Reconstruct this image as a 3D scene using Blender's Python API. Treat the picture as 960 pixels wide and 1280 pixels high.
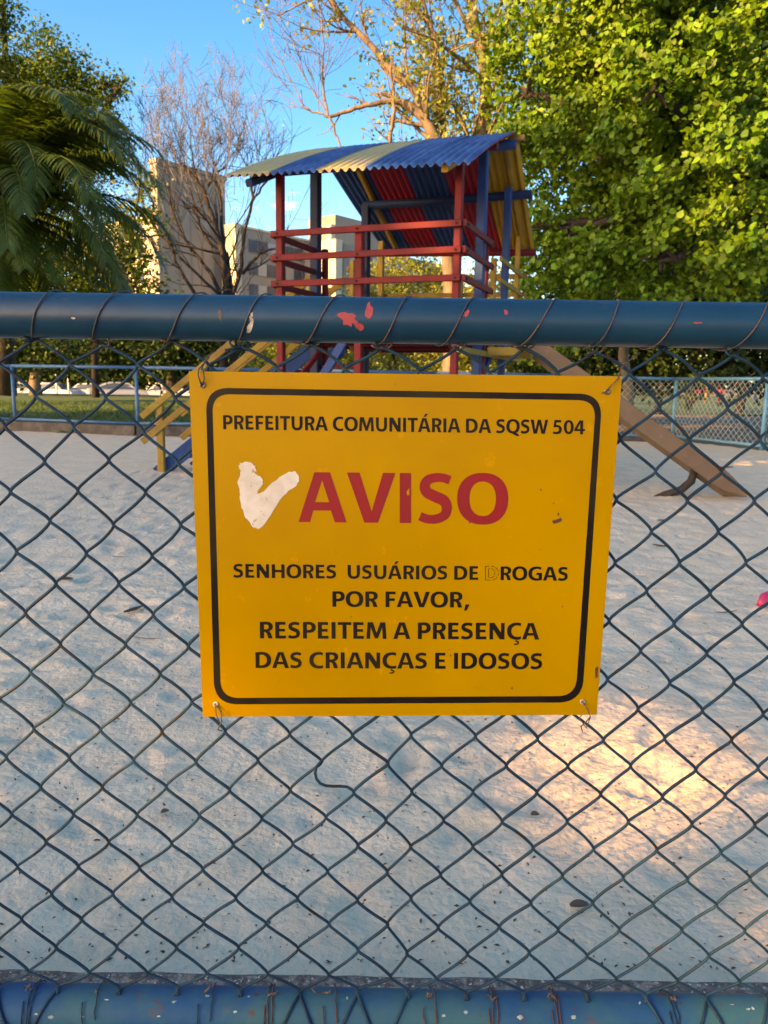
import bpy, math, random
import numpy as np
from mathutils import Vector, Matrix
from mathutils.geometry import tessellate_polygon

for o in list(bpy.data.objects): bpy.data.objects.remove(o)
scene = bpy.context.scene
C = scene.collection
R = math.radians
rnd = random.Random(7)

# ------------------------------------------------------------ camera
F = 961.0; PITCH = R(9.5); ROLL = R(0.95); EYE = 1.05
fw = np.array([0, math.cos(PITCH), -math.sin(PITCH)])
_r0 = np.array([1.0, 0, 0]); _u0 = np.array([0, math.sin(PITCH), math.cos(PITCH)])
rt = _r0*math.cos(ROLL) + _u0*math.sin(ROLL)
up = -_r0*math.sin(ROLL) + _u0*math.cos(ROLL)
cam = bpy.data.cameras.new('camera'); cam_ob = bpy.data.objects.new('camera', cam); C.objects.link(cam_ob)
cam.sensor_fit = 'VERTICAL'; cam.sensor_height = 36; cam.sensor_width = 27
cam.lens = F/1280*36
cam.clip_start = 0.02; cam.clip_end = 3000
M3 = Matrix(((rt[0], up[0], -fw[0]), (rt[1], up[1], -fw[1]), (rt[2], up[2], -fw[2])))
cam_ob.matrix_world = Matrix.Translation((0, 0, EYE)) @ M3.to_4x4()
cam.dof.use_dof = True; cam.dof.focus_distance = 1.05; cam.dof.aperture_fstop = 15.0
scene.camera = cam_ob

def at(x, y, Y):
    d = fw + rt*(x-480)/F - up*(y-640)/F
    p = np.array([0, 0, EYE]) + d*(Y/d[1]); return Vector(p)
def gnd(x, y, z=0.0):
    d = fw + rt*(x-480)/F - up*(y-640)/F
    return Vector(np.array([0, 0, EYE]) + d*((z-EYE)/d[2]))

# ------------------------------------------------------------ world, sun, exposure
SUN_EL = R(22.0); SUN_H = np.array([-0.8, -0.6])
SUN_DIR = np.array([SUN_H[0]*math.cos(SUN_EL), SUN_H[1]*math.cos(SUN_EL), math.sin(SUN_EL)])
SUN_STR = 4.3; SKY_STR = 0.128; EXPO = 1.93
w = bpy.data.worlds.new('World'); scene.world = w; w.use_nodes = True
nt = w.node_tree; bg = nt.nodes['Background']
sky = nt.nodes.new('ShaderNodeTexSky'); sky.sky_type = 'NISHITA'; sky.sun_disc = False
sky.sun_elevation = SUN_EL; sky.sun_rotation = math.atan2(SUN_H[0], SUN_H[1])
sky.altitude = 1100; sky.air_density = 1.0; sky.dust_density = 3.4; sky.ozone_density = 2.9
tc = nt.nodes.new('ShaderNodeTexCoord')
mp = nt.nodes.new('ShaderNodeMapping'); mp.inputs['Scale'].default_value = (5.0, 5.0, 16.0); mp.inputs['Location'].default_value = (1.3, 0.4, 0.0)
nz = nt.nodes.new('ShaderNodeTexNoise'); nz.inputs['Scale'].default_value = 1.0; nz.inputs['Detail'].default_value = 7; nz.inputs['Roughness'].default_value = 0.62
rp = nt.nodes.new('ShaderNodeValToRGB'); rp.color_ramp.elements[0].position = 0.63; rp.color_ramp.elements[1].position = 0.84
sx = nt.nodes.new('ShaderNodeSeparateXYZ')
band = nt.nodes.new('ShaderNodeValToRGB')
band.color_ramp.elements[0].position = 0.12; band.color_ramp.elements[1].position = 0.20
e = band.color_ramp.elements.new(0.36); e.color = (0, 0, 0, 1)
e = band.color_ramp.elements.new(0.30); e.color = (.9, .9, .9, 1)
ml = nt.nodes.new('ShaderNodeMath'); ml.operation = 'MULTIPLY'
mx = nt.nodes.new('ShaderNodeMix'); mx.data_type = 'RGBA'; mx.inputs['B'].default_value = (9.0, 8.6, 8.8, 1)
L = nt.links.new
L(tc.outputs['Generated'], mp.inputs['Vector']); L(mp.outputs['Vector'], nz.inputs['Vector']); L(nz.outputs['Fac'], rp.inputs['Fac'])
L(tc.outputs['Generated'], sx.inputs['Vector']); L(sx.outputs['Z'], band.inputs['Fac'])
L(rp.outputs['Color'], ml.inputs[0]); L(band.outputs['Color'], ml.inputs[1])
L(ml.outputs[0], mx.inputs['Factor'])
hs = nt.nodes.new('ShaderNodeHueSaturation'); hs.inputs['Saturation'].default_value = 1.32
gm = nt.nodes.new('ShaderNodeGamma'); gm.inputs['Gamma'].default_value = 1.12
L(sky.outputs['Color'], gm.inputs['Color']); L(gm.outputs['Color'], hs.inputs['Color']); L(hs.outputs['Color'], mx.inputs['A'])
L(mx.outputs['Result'], bg.inputs['Color'])
bg.inputs['Strength'].default_value = SKY_STR
sun = bpy.data.lights.new('sun', 'SUN'); sun.energy = SUN_STR; sun.angle = R(0.5); sun.color = (1.0, 0.68, 0.33)
so = bpy.data.objects.new('sun', sun); C.objects.link(so); so.location = (-8, -6, 12)
so.rotation_euler = Vector(SUN_DIR).to_track_quat('Z', 'Y').to_euler()
vs = scene.view_settings; vs.view_transform = 'Standard'; vs.look = 'None'; vs.gamma = 1; vs.exposure = EXPO; vs.use_curve_mapping = False
vs.use_white_balance = True; vs.white_balance_temperature = 11200; vs.white_balance_tint = 22
scene.cycles.max_bounces = 8; scene.cycles.transparent_max_bounces = 8

# ------------------------------------------------------------ helpers
class MB:
    def __init__(s): s.v = []; s.f = []; s.m = []; s.n = 0
    def add(s, v, f, mi=0):
        k = s.n; s.v.extend([tuple(map(float, p)) for p in v]); s.n += len(v)
        s.f.extend([tuple(i+k for i in q) for q in f]); s.m.extend([mi]*len(f))
    def hexa(s, p, mi=0):
        s.add(p, [(0,3,2,1),(4,5,6,7),(0,1,5,4),(1,2,6,5),(2,3,7,6),(3,0,4,7)], mi)
    def box(s, c, sz, U=(1,0,0), V=(0,1,0), W=(0,0,1), mi=0):
        c = Vector(c); U, V, W = Vector(U)*sz[0]/2, Vector(V)*sz[1]/2, Vector(W)*sz[2]/2
        s.hexa([c-U-V-W, c+U-V-W, c+U+V-W, c-U+V-W, c-U-V+W, c+U-V+W, c+U+V+W, c-U+V+W], mi)
    def beam(s, a, b, w, h, upv=(0,0,1), mi=0, bev=0.0):
        a, b = Vector(a), Vector(b); d = (b-a); Ln = d.length; d.normalize()
        U = d.cross(Vector(upv))
        if U.length < 1e-3: U = d.cross(Vector((1,0,0)))
        U.normalize(); W = U.cross(d)
        e = min(w, h)*bev
        if e <= 0: s.box((a+b)/2, (w, Ln, h), U, d, W, mi); return
        prof = [(-w/2+e,-h/2),(w/2-e,-h/2),(w/2,-h/2+e),(w/2,h/2-e),(w/2-e,h/2),(-w/2+e,h/2),(-w/2,h/2-e),(-w/2,-h/2+e)]
        vs = [p + U*x + W*y for p in (a, b) for x, y in prof]
        fs = [tuple(range(7,-1,-1)), tuple(range(8,16))] + [(i,(i+1)%8,8+(i+1)%8,8+i) for i in range(8)]
        s.add(vs, fs, mi)
    def tube(s, pts, rad, n=8, mi=0, cap=True):
        P = np.array([tuple(p) for p in pts], float); k = len(P)
        r = np.full(k, float(rad)) if np.isscalar(rad) else np.array(rad, float)
        T = np.gradient(P, axis=0); T /= np.maximum(np.linalg.norm(T, axis=1)[:, None], 1e-9)
        ref = np.array([0, 0, 1.0]) if abs(T[0][2]) < 0.9 else np.array([1.0, 0, 0])
        N = np.cross(T[0], ref); N /= np.linalg.norm(N)
        V = []
        a = np.arange(n)*2*math.pi/n; ca, sa = np.cos(a)[:, None], np.sin(a)[:, None]
        for i in range(k):
            N = N - T[i]*np.dot(N, T[i]); N /= max(np.linalg.norm(N), 1e-9)
            B = np.cross(T[i], N)
            V.append(P[i] + r[i]*(ca*N + sa*B))
        V = np.concatenate(V)
        f = []
        for i in range(k-1):
            for j in range(n):
                f.append((i*n+j, i*n+(j+1) % n, (i+1)*n+(j+1) % n, (i+1)*n+j))
        if cap: f.append(tuple(range(n-1, -1, -1))); f.append(tuple((k-1)*n+j for j in range(n)))
        s.add(V, f, mi)
    def lathe(s, prof, c=(0,0,0), n=16, mi=0, axis='z'):
        v = []
        for r, z in prof:
            for j in range(n):
                a = 2*math.pi*j/n
                p = (r*math.cos(a), r*math.sin(a), z) if axis == 'z' else ((r*math.cos(a), z, r*math.sin(a)) if axis == 'y' else (z, r*math.cos(a), r*math.sin(a)))
                v.append((p[0]+c[0], p[1]+c[1], p[2]+c[2]))
        f = [(i*n+j, i*n+(j+1) % n, (i+1)*n+(j+1) % n, (i+1)*n+j) for i in range(len(prof)-1) for j in range(n)]
        f += [tuple(range(n-1, -1, -1)), tuple((len(prof)-1)*n+j for j in range(n))]
        s.add(v, f, mi)
    def build(s, name, mats, parent=None, smooth=False, loc=None):
        me = bpy.data.meshes.new(name); me.from_pydata(s.v, [], s.f)
        return link(name, me, mats, parent, smooth, s.m, loc)

def link(name, me, mats, parent=None, smooth=False, mi=None, loc=None):
    if not isinstance(mats, (list, tuple)): mats = [mats]
    for m in mats: me.materials.append(m)
    if mi is not None and len(mats) > 1: me.polygons.foreach_set('material_index', mi)
    if smooth:
        me.polygons.foreach_set('use_smooth', [True]*len(me.polygons))
    me.update()
    o = bpy.data.objects.new(name, me); C.objects.link(o)
    if parent: o.parent = parent; o.matrix_parent_inverse = Matrix.Translation(-parent.location) if parent.type == 'EMPTY' and loc is None else Matrix()
    if loc is not None: o.location = loc
    return o
def tag(o, label=None, cat=None, group=None, kind=None):
    if label: o['label'] = label
    if cat: o['category'] = cat
    if group: o['group'] = group
    if kind: o['kind'] = kind
    return o
def thing(name, loc, label, cat, group=None):
    o = bpy.data.objects.new(name, None); o.empty_display_size = 0.1; C.objects.link(o); o.location = loc
    bpy.context.view_layer.update() if False else None
    return tag(o, label, cat, group)

def mesh_np(name, V, Fc, mats, parent=None, smooth=False):
    me = bpy.data.meshes.new(name); V = np.asarray(V, np.float32); Fc = np.asarray(Fc, np.int32)
    n, k = Fc.shape
    me.vertices.add(len(V)); me.vertices.foreach_set('co', V.ravel())
    me.loops.add(n*k); me.loops.foreach_set('vertex_index', Fc.ravel())
    me.polygons.add(n); me.polygons.foreach_set('loop_start', np.arange(n, dtype=np.int32)*k)
    me.polygons.foreach_set('loop_total', np.full(n, k, np.int32))
    me.update(calc_edges=True); me.validate()
    return link(name, me, mats, parent, smooth)

# ------------------------------------------------------------ materials
def mat(name, col, rough=0.6, col2=None, scale=8.0, lo=0.4, hi=0.62, bump=0.0, bscale=60.0, metal=0.0, col3=None, scale3=30.0, lo3=0.6, hi3=0.68, bdist=0.004, island=0.0, transl=None, spec=None, stretch=None, detail=5, coat=0.0):
    m = bpy.data.materials.new(name); m.use_nodes = True; t = m.node_tree; b = t.nodes['Principled BSDF']; l = t.links.new
    b.inputs['Roughness'].default_value = rough; b.inputs['Metallic'].default_value = metal
    if spec is not None: b.inputs['Specular IOR Level'].default_value = spec
    if coat: b.inputs['Coat Weight'].default_value = coat; b.inputs['Coat Roughness'].default_value = 0.15
    tcn = t.nodes.new('ShaderNodeTexCoord'); src = tcn.outputs['Object']
    if stretch:
        mpn = t.nodes.new('ShaderNodeMapping'); mpn.inputs['Scale'].default_value = stretch; l(src, mpn.inputs['Vector']); src = mpn.outputs['Vector']
    last = None
    c1 = t.nodes.new('ShaderNodeRGB'); c1.outputs[0].default_value = (*col, 1); last = c1.outputs[0]
    def layer(last, c, sc, a, bb, off):
        n = t.nodes.new('ShaderNodeTexNoise'); n.inputs['Scale'].default_value = sc; n.inputs['Detail'].default_value = detail; n.inputs['Roughness'].default_value = 0.6
        ad = t.nodes.new('ShaderNodeVectorMath'); ad.operation = 'ADD'; ad.inputs[1].default_value = (off, off*1.7, off*.6); l(src, ad.inputs[0]); l(ad.outputs[0], n.inputs['Vector'])
        r = t.nodes.new('ShaderNodeMapRange'); r.inputs['From Min'].default_value = a; r.inputs['From Max'].default_value = bb; l(n.outputs['Fac'], r.inputs['Value'])
        x = t.nodes.new('ShaderNodeMix'); x.data_type = 'RGBA'; x.inputs['B'].default_value = (*c, 1); l(r.outputs['Result'], x.inputs['Factor']); l(last, x.inputs['A'])
        return x.outputs['Result']
    if col2: last = layer(last, col2, scale, lo, hi, 0.0)
    if col3: last = layer(last, col3, scale3, lo3, hi3, 5.3)
    if island:
        g = t.nodes.new('ShaderNodeNewGeometry'); mr = t.nodes.new('ShaderNodeMapRange'); mr.inputs['To Min'].default_value = 1-island; mr.inputs['To Max'].default_value = 1+island
        l(g.outputs['Random Per Island'], mr.inputs['Value'])
        h = t.nodes.new('ShaderNodeHueSaturation'); l(last, h.inputs['Color']); l(mr.outputs['Result'], h.inputs['Value'])
        mr2 = t.nodes.new('ShaderNodeMapRange'); mr2.inputs['To Min'].default_value = 0.485; mr2.inputs['To Max'].default_value = 0.515
        ml2 = t.nodes.new('ShaderNodeMath'); ml2.operation = 'FRACT'; ml3 = t.nodes.new('ShaderNodeMath'); ml3.operation = 'MULTIPLY'; ml3.inputs[1].default_value = 17.3
        l(g.outputs['Random Per Island'], ml3.inputs[0]); l(ml3.outputs[0], ml2.inputs[0]); l(ml2.outputs[0], mr2.inputs['Value']); l(mr2.outputs['Result'], h.inputs['Hue'])
        last = h.outputs['Color']
    l(last, b.inputs['Base Color'])
    if bump:
        n = t.nodes.new('ShaderNodeTexNoise'); n.inputs['Scale'].default_value = bscale; n.inputs['Detail'].default_value = 6; l(src, n.inputs['Vector'])
        bn = t.nodes.new('ShaderNodeBump'); bn.inputs['Strength'].default_value = bump; bn.inputs['Distance'].default_value = bdist; l(n.outputs['Fac'], bn.inputs['Height']); l(bn.outputs['Normal'], b.inputs['Normal'])
    if transl:
        tr = t.nodes.new('ShaderNodeBsdfTranslucent'); 
        hh = t.nodes.new('ShaderNodeMix'); hh.data_type = 'RGBA'; hh.blend_type = 'MULTIPLY'; hh.inputs['Factor'].default_value = 1.0; hh.inputs['B'].default_value = (*transl[1], 1)
        l(last, hh.inputs['A']); l(hh.outputs['Result'], tr.inputs['Color'])
        mxs = t.nodes.new('ShaderNodeMixShader'); mxs.inputs['Fac'].default_value = transl[0]
        out = t.nodes['Material Output']; l(b.outputs[0], mxs.inputs[1]); l(tr.outputs[0], mxs.inputs[2]); l(mxs.outputs[0], out.inputs['Surface'])
    return m

m_sand = mat('sand', (0.76, 0.585, 0.400), 0.95, (0.66, 0.495, 0.33), 5.0, 0.36, 0.64, bump=0.55, bscale=42, bdist=0.018, col3=(0.38, 0.30, 0.22), scale3=85, lo3=0.59, hi3=0.72, detail=10)
m_earth = mat('earth', (0.14, 0.085, 0.05), 0.95, (0.21, 0.135, 0.085), 0.8, bump=0.5, bscale=20, bdist=0.03, col3=(0.10, 0.12, 0.04), scale3=2.2, lo3=.52, hi3=.62)
m_lawn = mat('lawn', (0.025, 0.065, 0.010), 0.9, (0.045, 0.085, 0.015), 1.2, bump=0.6, bscale=45, bdist=0.04)
m_grass = mat('grass', (0.028, 0.075, 0.010), 0.7, (0.05, 0.10, 0.016), 1.0, island=.35, transl=(.3, (1.1, 1.2, .7)))
m_asphalt = mat('asphalt', (0.055, 0.055, 0.058), 0.9, (0.08, 0.078, 0.075), 2.0)
m_kerb = mat('kerb_concrete', (0.055, 0.045, 0.038), 0.9, (0.11, 0.09, 0.075), 6, bump=.5, bscale=60, col3=(.05, .045, .04), scale3=14, lo3=.55, hi3=.7)
m_aggr = mat('aggregate_concrete', (0.085, 0.07, 0.06), 0.9, (0.22, 0.19, 0.16), 60, .45, .6, bump=1.0, bscale=110, bdist=.006, col3=(.5, .47, .42), scale3=130, lo3=.60, hi3=.64)
m_railT = mat('blue_rail_paint', (0.001, 0.032, 0.070), 0.36, (0.002, 0.044, 0.088), 9, .35, .65, spec=.35, bump=.35, bscale=35, bdist=.002, col3=(0.03, 0.045, 0.05), scale3=55, lo3=.66, hi3=.72)
m_railB = mat('blue_rail_paint_chipped', (0.005, 0.065, 0.145), 0.62, (0.02, 0.095, 0.12), 9, .4, .6, bump=.5, bscale=40, bdist=.003, col3=(0.09, 0.05, 0.035), scale3=18, lo3=.60, hi3=.68, spec=.18)
m_wire = mat('painted_mesh_wire', (0.004, 0.022, 0.040), 0.6, (0.008, 0.040, 0.068), 14, col3=(.022, .018, .014), scale3=26, lo3=.56, hi3=.68, spec=.18)
m_tie = mat('dark_tie_wire', (0.03, 0.035, 0.04), 0.6, (0.10, 0.06, 0.04), 30)
m_chip_r = mat('red_primer', (0.40, 0.05, 0.05), 0.7, (.28, .04, .05), 60)
m_chip_w = mat('white_filler', (0.55, 0.50, 0.44), 0.8, (.25, .2, .16), 70)
m_chip_g = mat('bare_chip', (0.30, 0.42, 0.33), 0.7, (.12, .2, .22), 60)
m_rust = mat('rust', (0.085, 0.03, 0.018), 0.9, (.07, .035, .025), 60)
m_sign = mat('yellow_sign_paint', (0.40, 0.205, 0.0003), 0.45, (0.31, 0.150, 0.0003), 3.5, .35, .75, bump=.04, bscale=6, bdist=.01, spec=.22, col3=(.50, .225, .003), scale3=42, lo3=.63, hi3=.74)
m_ink = mat('black_print', (0.006, 0.004, 0.003), 0.5, (0.025, 0.018, 0.008), 7, .45, .75, spec=.15)  # brown noise layer imitates the veil of reflection over the ink
m_red = mat('red_print', (0.25, 0.008, 0.012), 0.45, (0.21, 0.010, 0.013), 12, spec=.3)
m_ghost = mat('worn_print', (0.30, 0.16, 0.01), 0.6, (0.20, 0.11, 0.01), 160, .5, .6)
m_white = mat('bare_white_patch', (0.56, 0.52, 0.47), 0.75, (0.48, 0.43, 0.37), 40, bump=.4, bscale=80, col3=(.30, .20, .11), scale3=70, lo3=.63, hi3=.70)
m_steel = mat('grommet', (0.25, 0.23, 0.2), 0.4, (.12, .11, .1), 40, metal=.8)
m_tred = mat('red_wood_paint', (0.15, 0.004, 0.009), 0.6, (0.10, 0.004, 0.008), 4, bump=.5, bscale=40, spec=.25, col3=(.06,.03,.025), scale3=22, lo3=.62, hi3=.70)
m_tblue = mat('blue_wood_paint', (0.004, 0.045, 0.17), 0.6, (0.004, 0.032, 0.12), 4, bump=.5, bscale=40, spec=.25, col3=(.03,.04,.05), scale3=22, lo3=.63, hi3=.70)
m_tdblue = mat('dark_blue_wood_paint', (0.003, 0.018, 0.065), 0.6, (0.003, 0.013, 0.045), 5, spec=.25, bump=.3, bscale=30)
m_tyel = mat('yellow_wood_paint', (0.30, 0.19, 0.035), 0.6, (0.22, 0.13, 0.03), 4, bump=.5, bscale=40, spec=.25, col3=(.16,.10,.05), scale3=20, lo3=.61, hi3=.69)
m_shcream = mat('cream_sheet_paint', (0.42, 0.35, 0.14), 0.7, (.34, .31, .2), 3, col3=(.25, .18, .1), scale3=14, lo3=.68, hi3=.75)
m_shblue = mat('blue_sheet_paint', (0.006, 0.060, 0.20), 0.6, (.03, .13, .31), 3)
m_shred = mat('red_sheet_paint', (0.27, 0.004, 0.020), 0.6, (.21, .004, .018), 3)
m_shdb = mat('dark_blue_sheet_paint', (0.004, 0.042, 0.16), 0.6, (.004, .032, .12), 3)
m_shyel = mat('yellow_sheet_paint', (0.33, 0.19, 0.012), 0.6, (.26, .15, .012), 3)
m_slide = mat('brown_slide_wood', (0.070, 0.042, 0.028), 0.55, (0.05, 0.031, 0.022), 4, bump=.3, bscale=25, col3=(.12, .07, .045), scale3=9, lo3=.6, hi3=.72)
m_fence = mat('light_blue_fence_paint', (0.10, 0.32, 0.44), 0.5, (.08, .25, .36), 6)
m_fenceD = mat('blue_fence_paint', (0.03, 0.13, 0.26), 0.5, (.03, .10, .2), 6)
m_fmesh = mat('fence_mesh_wire', (0.30, 0.36, 0.36), 0.5)
m_bark = mat('bark', (0.05, 0.036, 0.026), 0.9, (0.028, 0.02, 0.016), 8, bump=.8, bscale=30, bdist=.02, stretch=(1, 1, .3))
m_barkl = mat('pale_bark', (0.20, 0.15, 0.105), 0.9, (0.10, 0.075, 0.055), 5, bump=.7, bscale=25, bdist=.02, stretch=(1, 1, .3))
m_twig = mat('pale_twig', (0.105, 0.098, 0.095), 0.8)
m_dbark = mat('dark_bark', (0.032, 0.024, 0.020), 0.9, (.018, .014, .012), 6)
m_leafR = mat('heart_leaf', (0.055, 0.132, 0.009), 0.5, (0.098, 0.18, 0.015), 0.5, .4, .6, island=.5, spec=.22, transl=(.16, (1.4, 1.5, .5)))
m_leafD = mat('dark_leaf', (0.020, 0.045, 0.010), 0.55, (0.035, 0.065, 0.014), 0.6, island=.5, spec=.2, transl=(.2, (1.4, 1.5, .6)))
m_leafT = mat('fine_leaf', (0.045, 0.09, 0.014), 0.5, (0.08, 0.13, 0.02), 0.6, island=.5, spec=.25, transl=(.35, (1.4, 1.5, .6)))
m_leafY = mat('yellow_green_leaf', (0.17, 0.22, 0.045), 0.5, (0.23, 0.24, 0.06), 0.8, island=.4, transl=(.42, (1.4, 1.35, .6)))
m_leafB = mat('bush_leaf', (0.075, 0.125, 0.018), 0.5, (0.12, 0.16, 0.028), 0.5, island=.5, transl=(.4, (1.4, 1.5, .6)))
m_palm = mat('palm_leaf', (0.036, 0.078, 0.017), 0.45, (0.06, 0.10, 0.022), 1.0, island=.4, spec=.3, transl=(.3, (1.4, 1.4, .6)))
m_litter = mat('dead_leaf', (0.10, 0.065, 0.04), 0.9, (.05, .035, .025), 20)
m_bshade = mat('shaded_render', (0.26, 0.232, 0.195), 0.9, (.22, .197, .165), .15)  # copy of the cream for walls off the sun, shade put into the colour
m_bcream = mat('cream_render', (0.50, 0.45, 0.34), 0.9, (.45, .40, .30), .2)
m_glass = mat('window_glass', (0.03, 0.042, 0.06), 0.35, (.06, .08, .10), .5, spec=.25)
m_curt = mat('curtained_glass', (0.20, 0.23, 0.24), 0.3)
m_frame = mat('window_frame', (0.16, 0.15, 0.14), 0.6)
m_carw = mat('white_car_paint', (0.36, 0.37, 0.38), 0.25, coat=.6)
m_cars = mat('silver_car_paint', (0.2, 0.22, 0.24), 0.3, coat=.6)
m_tyre = mat('tyre', (0.02, 0.02, 0.02), 0.8)
m_cglass = mat('car_glass', (0.06, 0.08, 0.09), 0.08)
m_pole = mat('galvanised_pole', (0.5, 0.5, 0.48), 0.5)
m_rtoy = mat('red_toy', (0.20, 0.012, 0.02), 0.6)
m_pink = mat('pink_plastic', (0.5, 0.03, 0.09), 0.4)

# ------------------------------------------------------------ ground
RNG = np.random.default_rng(11)
def vnoise(x, y, seed=0):
    xi = np.floor(x).astype(np.int64); yi = np.floor(y).astype(np.int64); fx = x-xi; fy = y-yi
    fx = fx*fx*(3-2*fx); fy = fy*fy*(3-2*fy)
    def h(a, b):
        n = (a*374761393 + b*668265263 + seed*974711) & 0x7fffffff
        n = ((n ^ (n >> 13))*1274126177) & 0x7fffffff
        return ((n ^ (n >> 16)) & 0xffff)/65535.0
    return (h(xi, yi)*(1-fx)+h(xi+1, yi)*fx)*(1-fy) + (h(xi, yi+1)*(1-fx)+h(xi+1, yi+1)*fx)*fy
def sheet(name, xs, ys, zf, m):
    X, Y = np.meshgrid(xs, ys); Z = zf(X, Y)
    V = np.stack([X.ravel(), Y.ravel(), Z.ravel()], 1); nx, ny = len(xs), len(ys)
    i = (np.arange(ny-1)[:, None]*nx + np.arange(nx-1)[None, :]).ravel()
    Fc = np.stack([i, i+1, i+nx+1, i+nx], 1)
    return mesh_np(name, V, Fc, m, smooth=True)
tag(sheet('ground', np.concatenate([np.linspace(-1500, -60, 12), np.linspace(-50, 60, 56), np.linspace(80, 1500, 12)]),
          np.concatenate([np.linspace(-60, -4, 10), np.linspace(0, 50, 41), np.linspace(60, 300, 13), np.linspace(400, 2500, 8)]),
          lambda x, y: -0.10 - np.clip((y-44)/14, 0, 1)*0.75*(x < 4) + 0*x, m_earth), kind='structure')
# footprints in the sand
FP = []
for i in range(1300):
    fx_, fy_ = RNG.uniform(-4, 5), RNG.uniform(1.3, 9); FP.append((fx_, fy_, RNG.uniform(0, math.pi), RNG.uniform(.03, .075), RNG.uniform(.4, 1)))
def sandz(x, y):
    z = 0.010*(vnoise(x*1.6+5, y*1.6, 1)-.5) + 0.009*(vnoise(x*4.2, y*4.6, 2)-.5)
    z += 0.013*(vnoise(x*9, y*13, 3)-.5) + 0.008*(vnoise(x*24, y*30, 4)-.5)
    for fx_, fy_, a, r, s in FP:
        mk = (np.abs(x-fx_) < .3) & (np.abs(y-fy_) < .3)
        if not mk.any(): continue
        dx = x[mk]-fx_; dy = y[mk]-fy_; u = dx*math.cos(a)+dy*math.sin(a); v = -dx*math.sin(a)+dy*math.cos(a)
        d = (u/(r*1.6))**2 + (v/(r*.75))**2
        z[mk] += s*(-0.012*np.exp(-d*d*.9) + 0.006*np.exp(-((np.sqrt(d)-1.35)**2)*11))
    z += -0.012
    edge = np.clip((y-1.24)/.25, 0, 1)
    return z*np.where(y < 1.5, .35+.65*edge, 1)
xs = np.concatenate([-np.geomspace(14, 3.0, 40), np.arange(-2.95, 3.5, .021), np.geomspace(3.5, 9.5, 45)])
ys = np.concatenate([np.arange(1.17, 4.2, .019), 4.2*np.cumprod(np.full(128, 1.0102))]); ys = ys[ys < 15.4]
def kerb_line_y(x):
    return np.interp(x, [-30, -7.46, -4.7, -1.9, 1, 3.9, 5.95, 6.7, 10], [23, 15.5, 14.65, 15.0, 15.5, 15.9, 15.8, 13.6, 3])
sand = sheet('sand', xs, ys, sandz, m_sand); tag(sand, kind='structure')
# trim sand beyond the kerb line
me = sand.data; import bmesh
bm = bmesh.new(); bm.from_mesh(me)
bmesh.ops.delete(bm, geom=[f for f in bm.faces if f.calc_center_median().y > float(kerb_line_y(f.calc_center_median().x))-.02], context='FACES')
bm.to_mesh(me); bm.free()
# lawn behind the left kerb
lw = sheet('lawn', np.concatenate([np.linspace(-80, -14, 20), np.linspace(-13, 3.5, 30)]), np.linspace(13, 46, 60),
      lambda x, y: np.where(y > kerb_line_y(x)+.1, 0.14 + .05*(vnoise(x*.3, y*.3, 8)-.5), -0.2), m_lawn); tag(lw, kind='structure')
lw2 = sheet('far_lawn', np.linspace(5, 120, 30), np.linspace(34, 110, 40), lambda x, y: -0.05+.0*x + .06*(vnoise(x*.3, y*.3, 9)-.5), m_lawn); tag(lw2, kind='structure')
b = MB(); b.box((-40, 62, -.79), (140, 22, .08)); tag(b.build('road', m_asphalt), kind='structure')
# grass blades on the lawn
n = 26000
gx = RNG.uniform(-16, 2.5, n); gy = RNG.uniform(14.8, 30, n); ok = gy > kerb_line_y(gx)+.15; gx, gy = gx[ok], gy[ok]; n = len(gx)
a = RNG.uniform(0, 2*math.pi, n); hgt = RNG.uniform(.05, .12, n); wd = .012
P0 = np.stack([gx, gy, np.full(n, .13)], 1); D = np.stack([np.cos(a), np.sin(a), 0*a], 1)
V = np.stack([P0-D*wd, P0+D*wd, P0+D[:, [1, 0, 2]]*.04+np.stack([0*a, 0*a, hgt], 1)], 1).reshape(-1, 3)
tag(mesh_np('lawn_grass', V, np.arange(3*n).reshape(-1, 3), m_grass), 'short green grass on the lawn behind the sandpit', 'grass', kind='stuff')

# ------------------------------------------------------------ the near fence
WP = 0.0885; RAILZ = 1.1285; BOTZ = 0.1315
FN = thing('chain_link_fence', (0, 1.0, 0), 'near blue chain link fence with thick pipe rails, in front of the camera', 'fence')
def child(mbo, name, m, parent, smooth=False): return mbo.build(name, m, parent, smooth)
b = MB()
nseg = 90; px_ = np.linspace(-3.2, 3.2, nseg)
b.tube([(x, 1.0, RAILZ + .0012*math.sin(x*2.1)) for x in px_], .0287, 28); top_rail = child(b, 'top_rail', m_railT, FN, True)
b = MB(); b.tube([(x, 1.0, BOTZ) for x in px_], .0315, 28); bot_rail = child(b, 'bottom_rail', m_railB, FN, True)
for x in (-1.72, 1.80):
    b = MB(); b.tube([(x, 1.0, -.1), (x, 1.0, RAILZ)], .028, 20); child(b, 'post', m_railT, FN, True)
# mesh wires: each is a flattened zigzag hooked into its neighbours
BULGE_DONE = []
zs_rows = [1.097, 1.067, 1.026, .985, .944, .903, .8615, .8202, .779, .737, .695, .653, .611, .569, .527, .485, .443, .401, .359, .317, .275, .233, .191, .168]
def node_x(k, j):   # nominal lateral place of node: k in half cells
    z = zs_rows[j]
    x = -.4890 + k*WP/2
    lean = -.030*(.9-z)*(1.0 if x < 0 else .2)*-1
    q = 0.0042
    nx = q*(math.sin(k*12.9898+j*78.233)*43758.5453 % 1 - .5)*1.4
    return x + lean*(1 if x < .1 else .3) + nx
def node_z(k, j):
    if j == 0: return zs_rows[0] + .004*math.sin(k*1.7)
    return zs_rows[j] + .0045*((math.sin(k*39.346+j*11.135)*12543.22) % 1 - .5)*1.2
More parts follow.
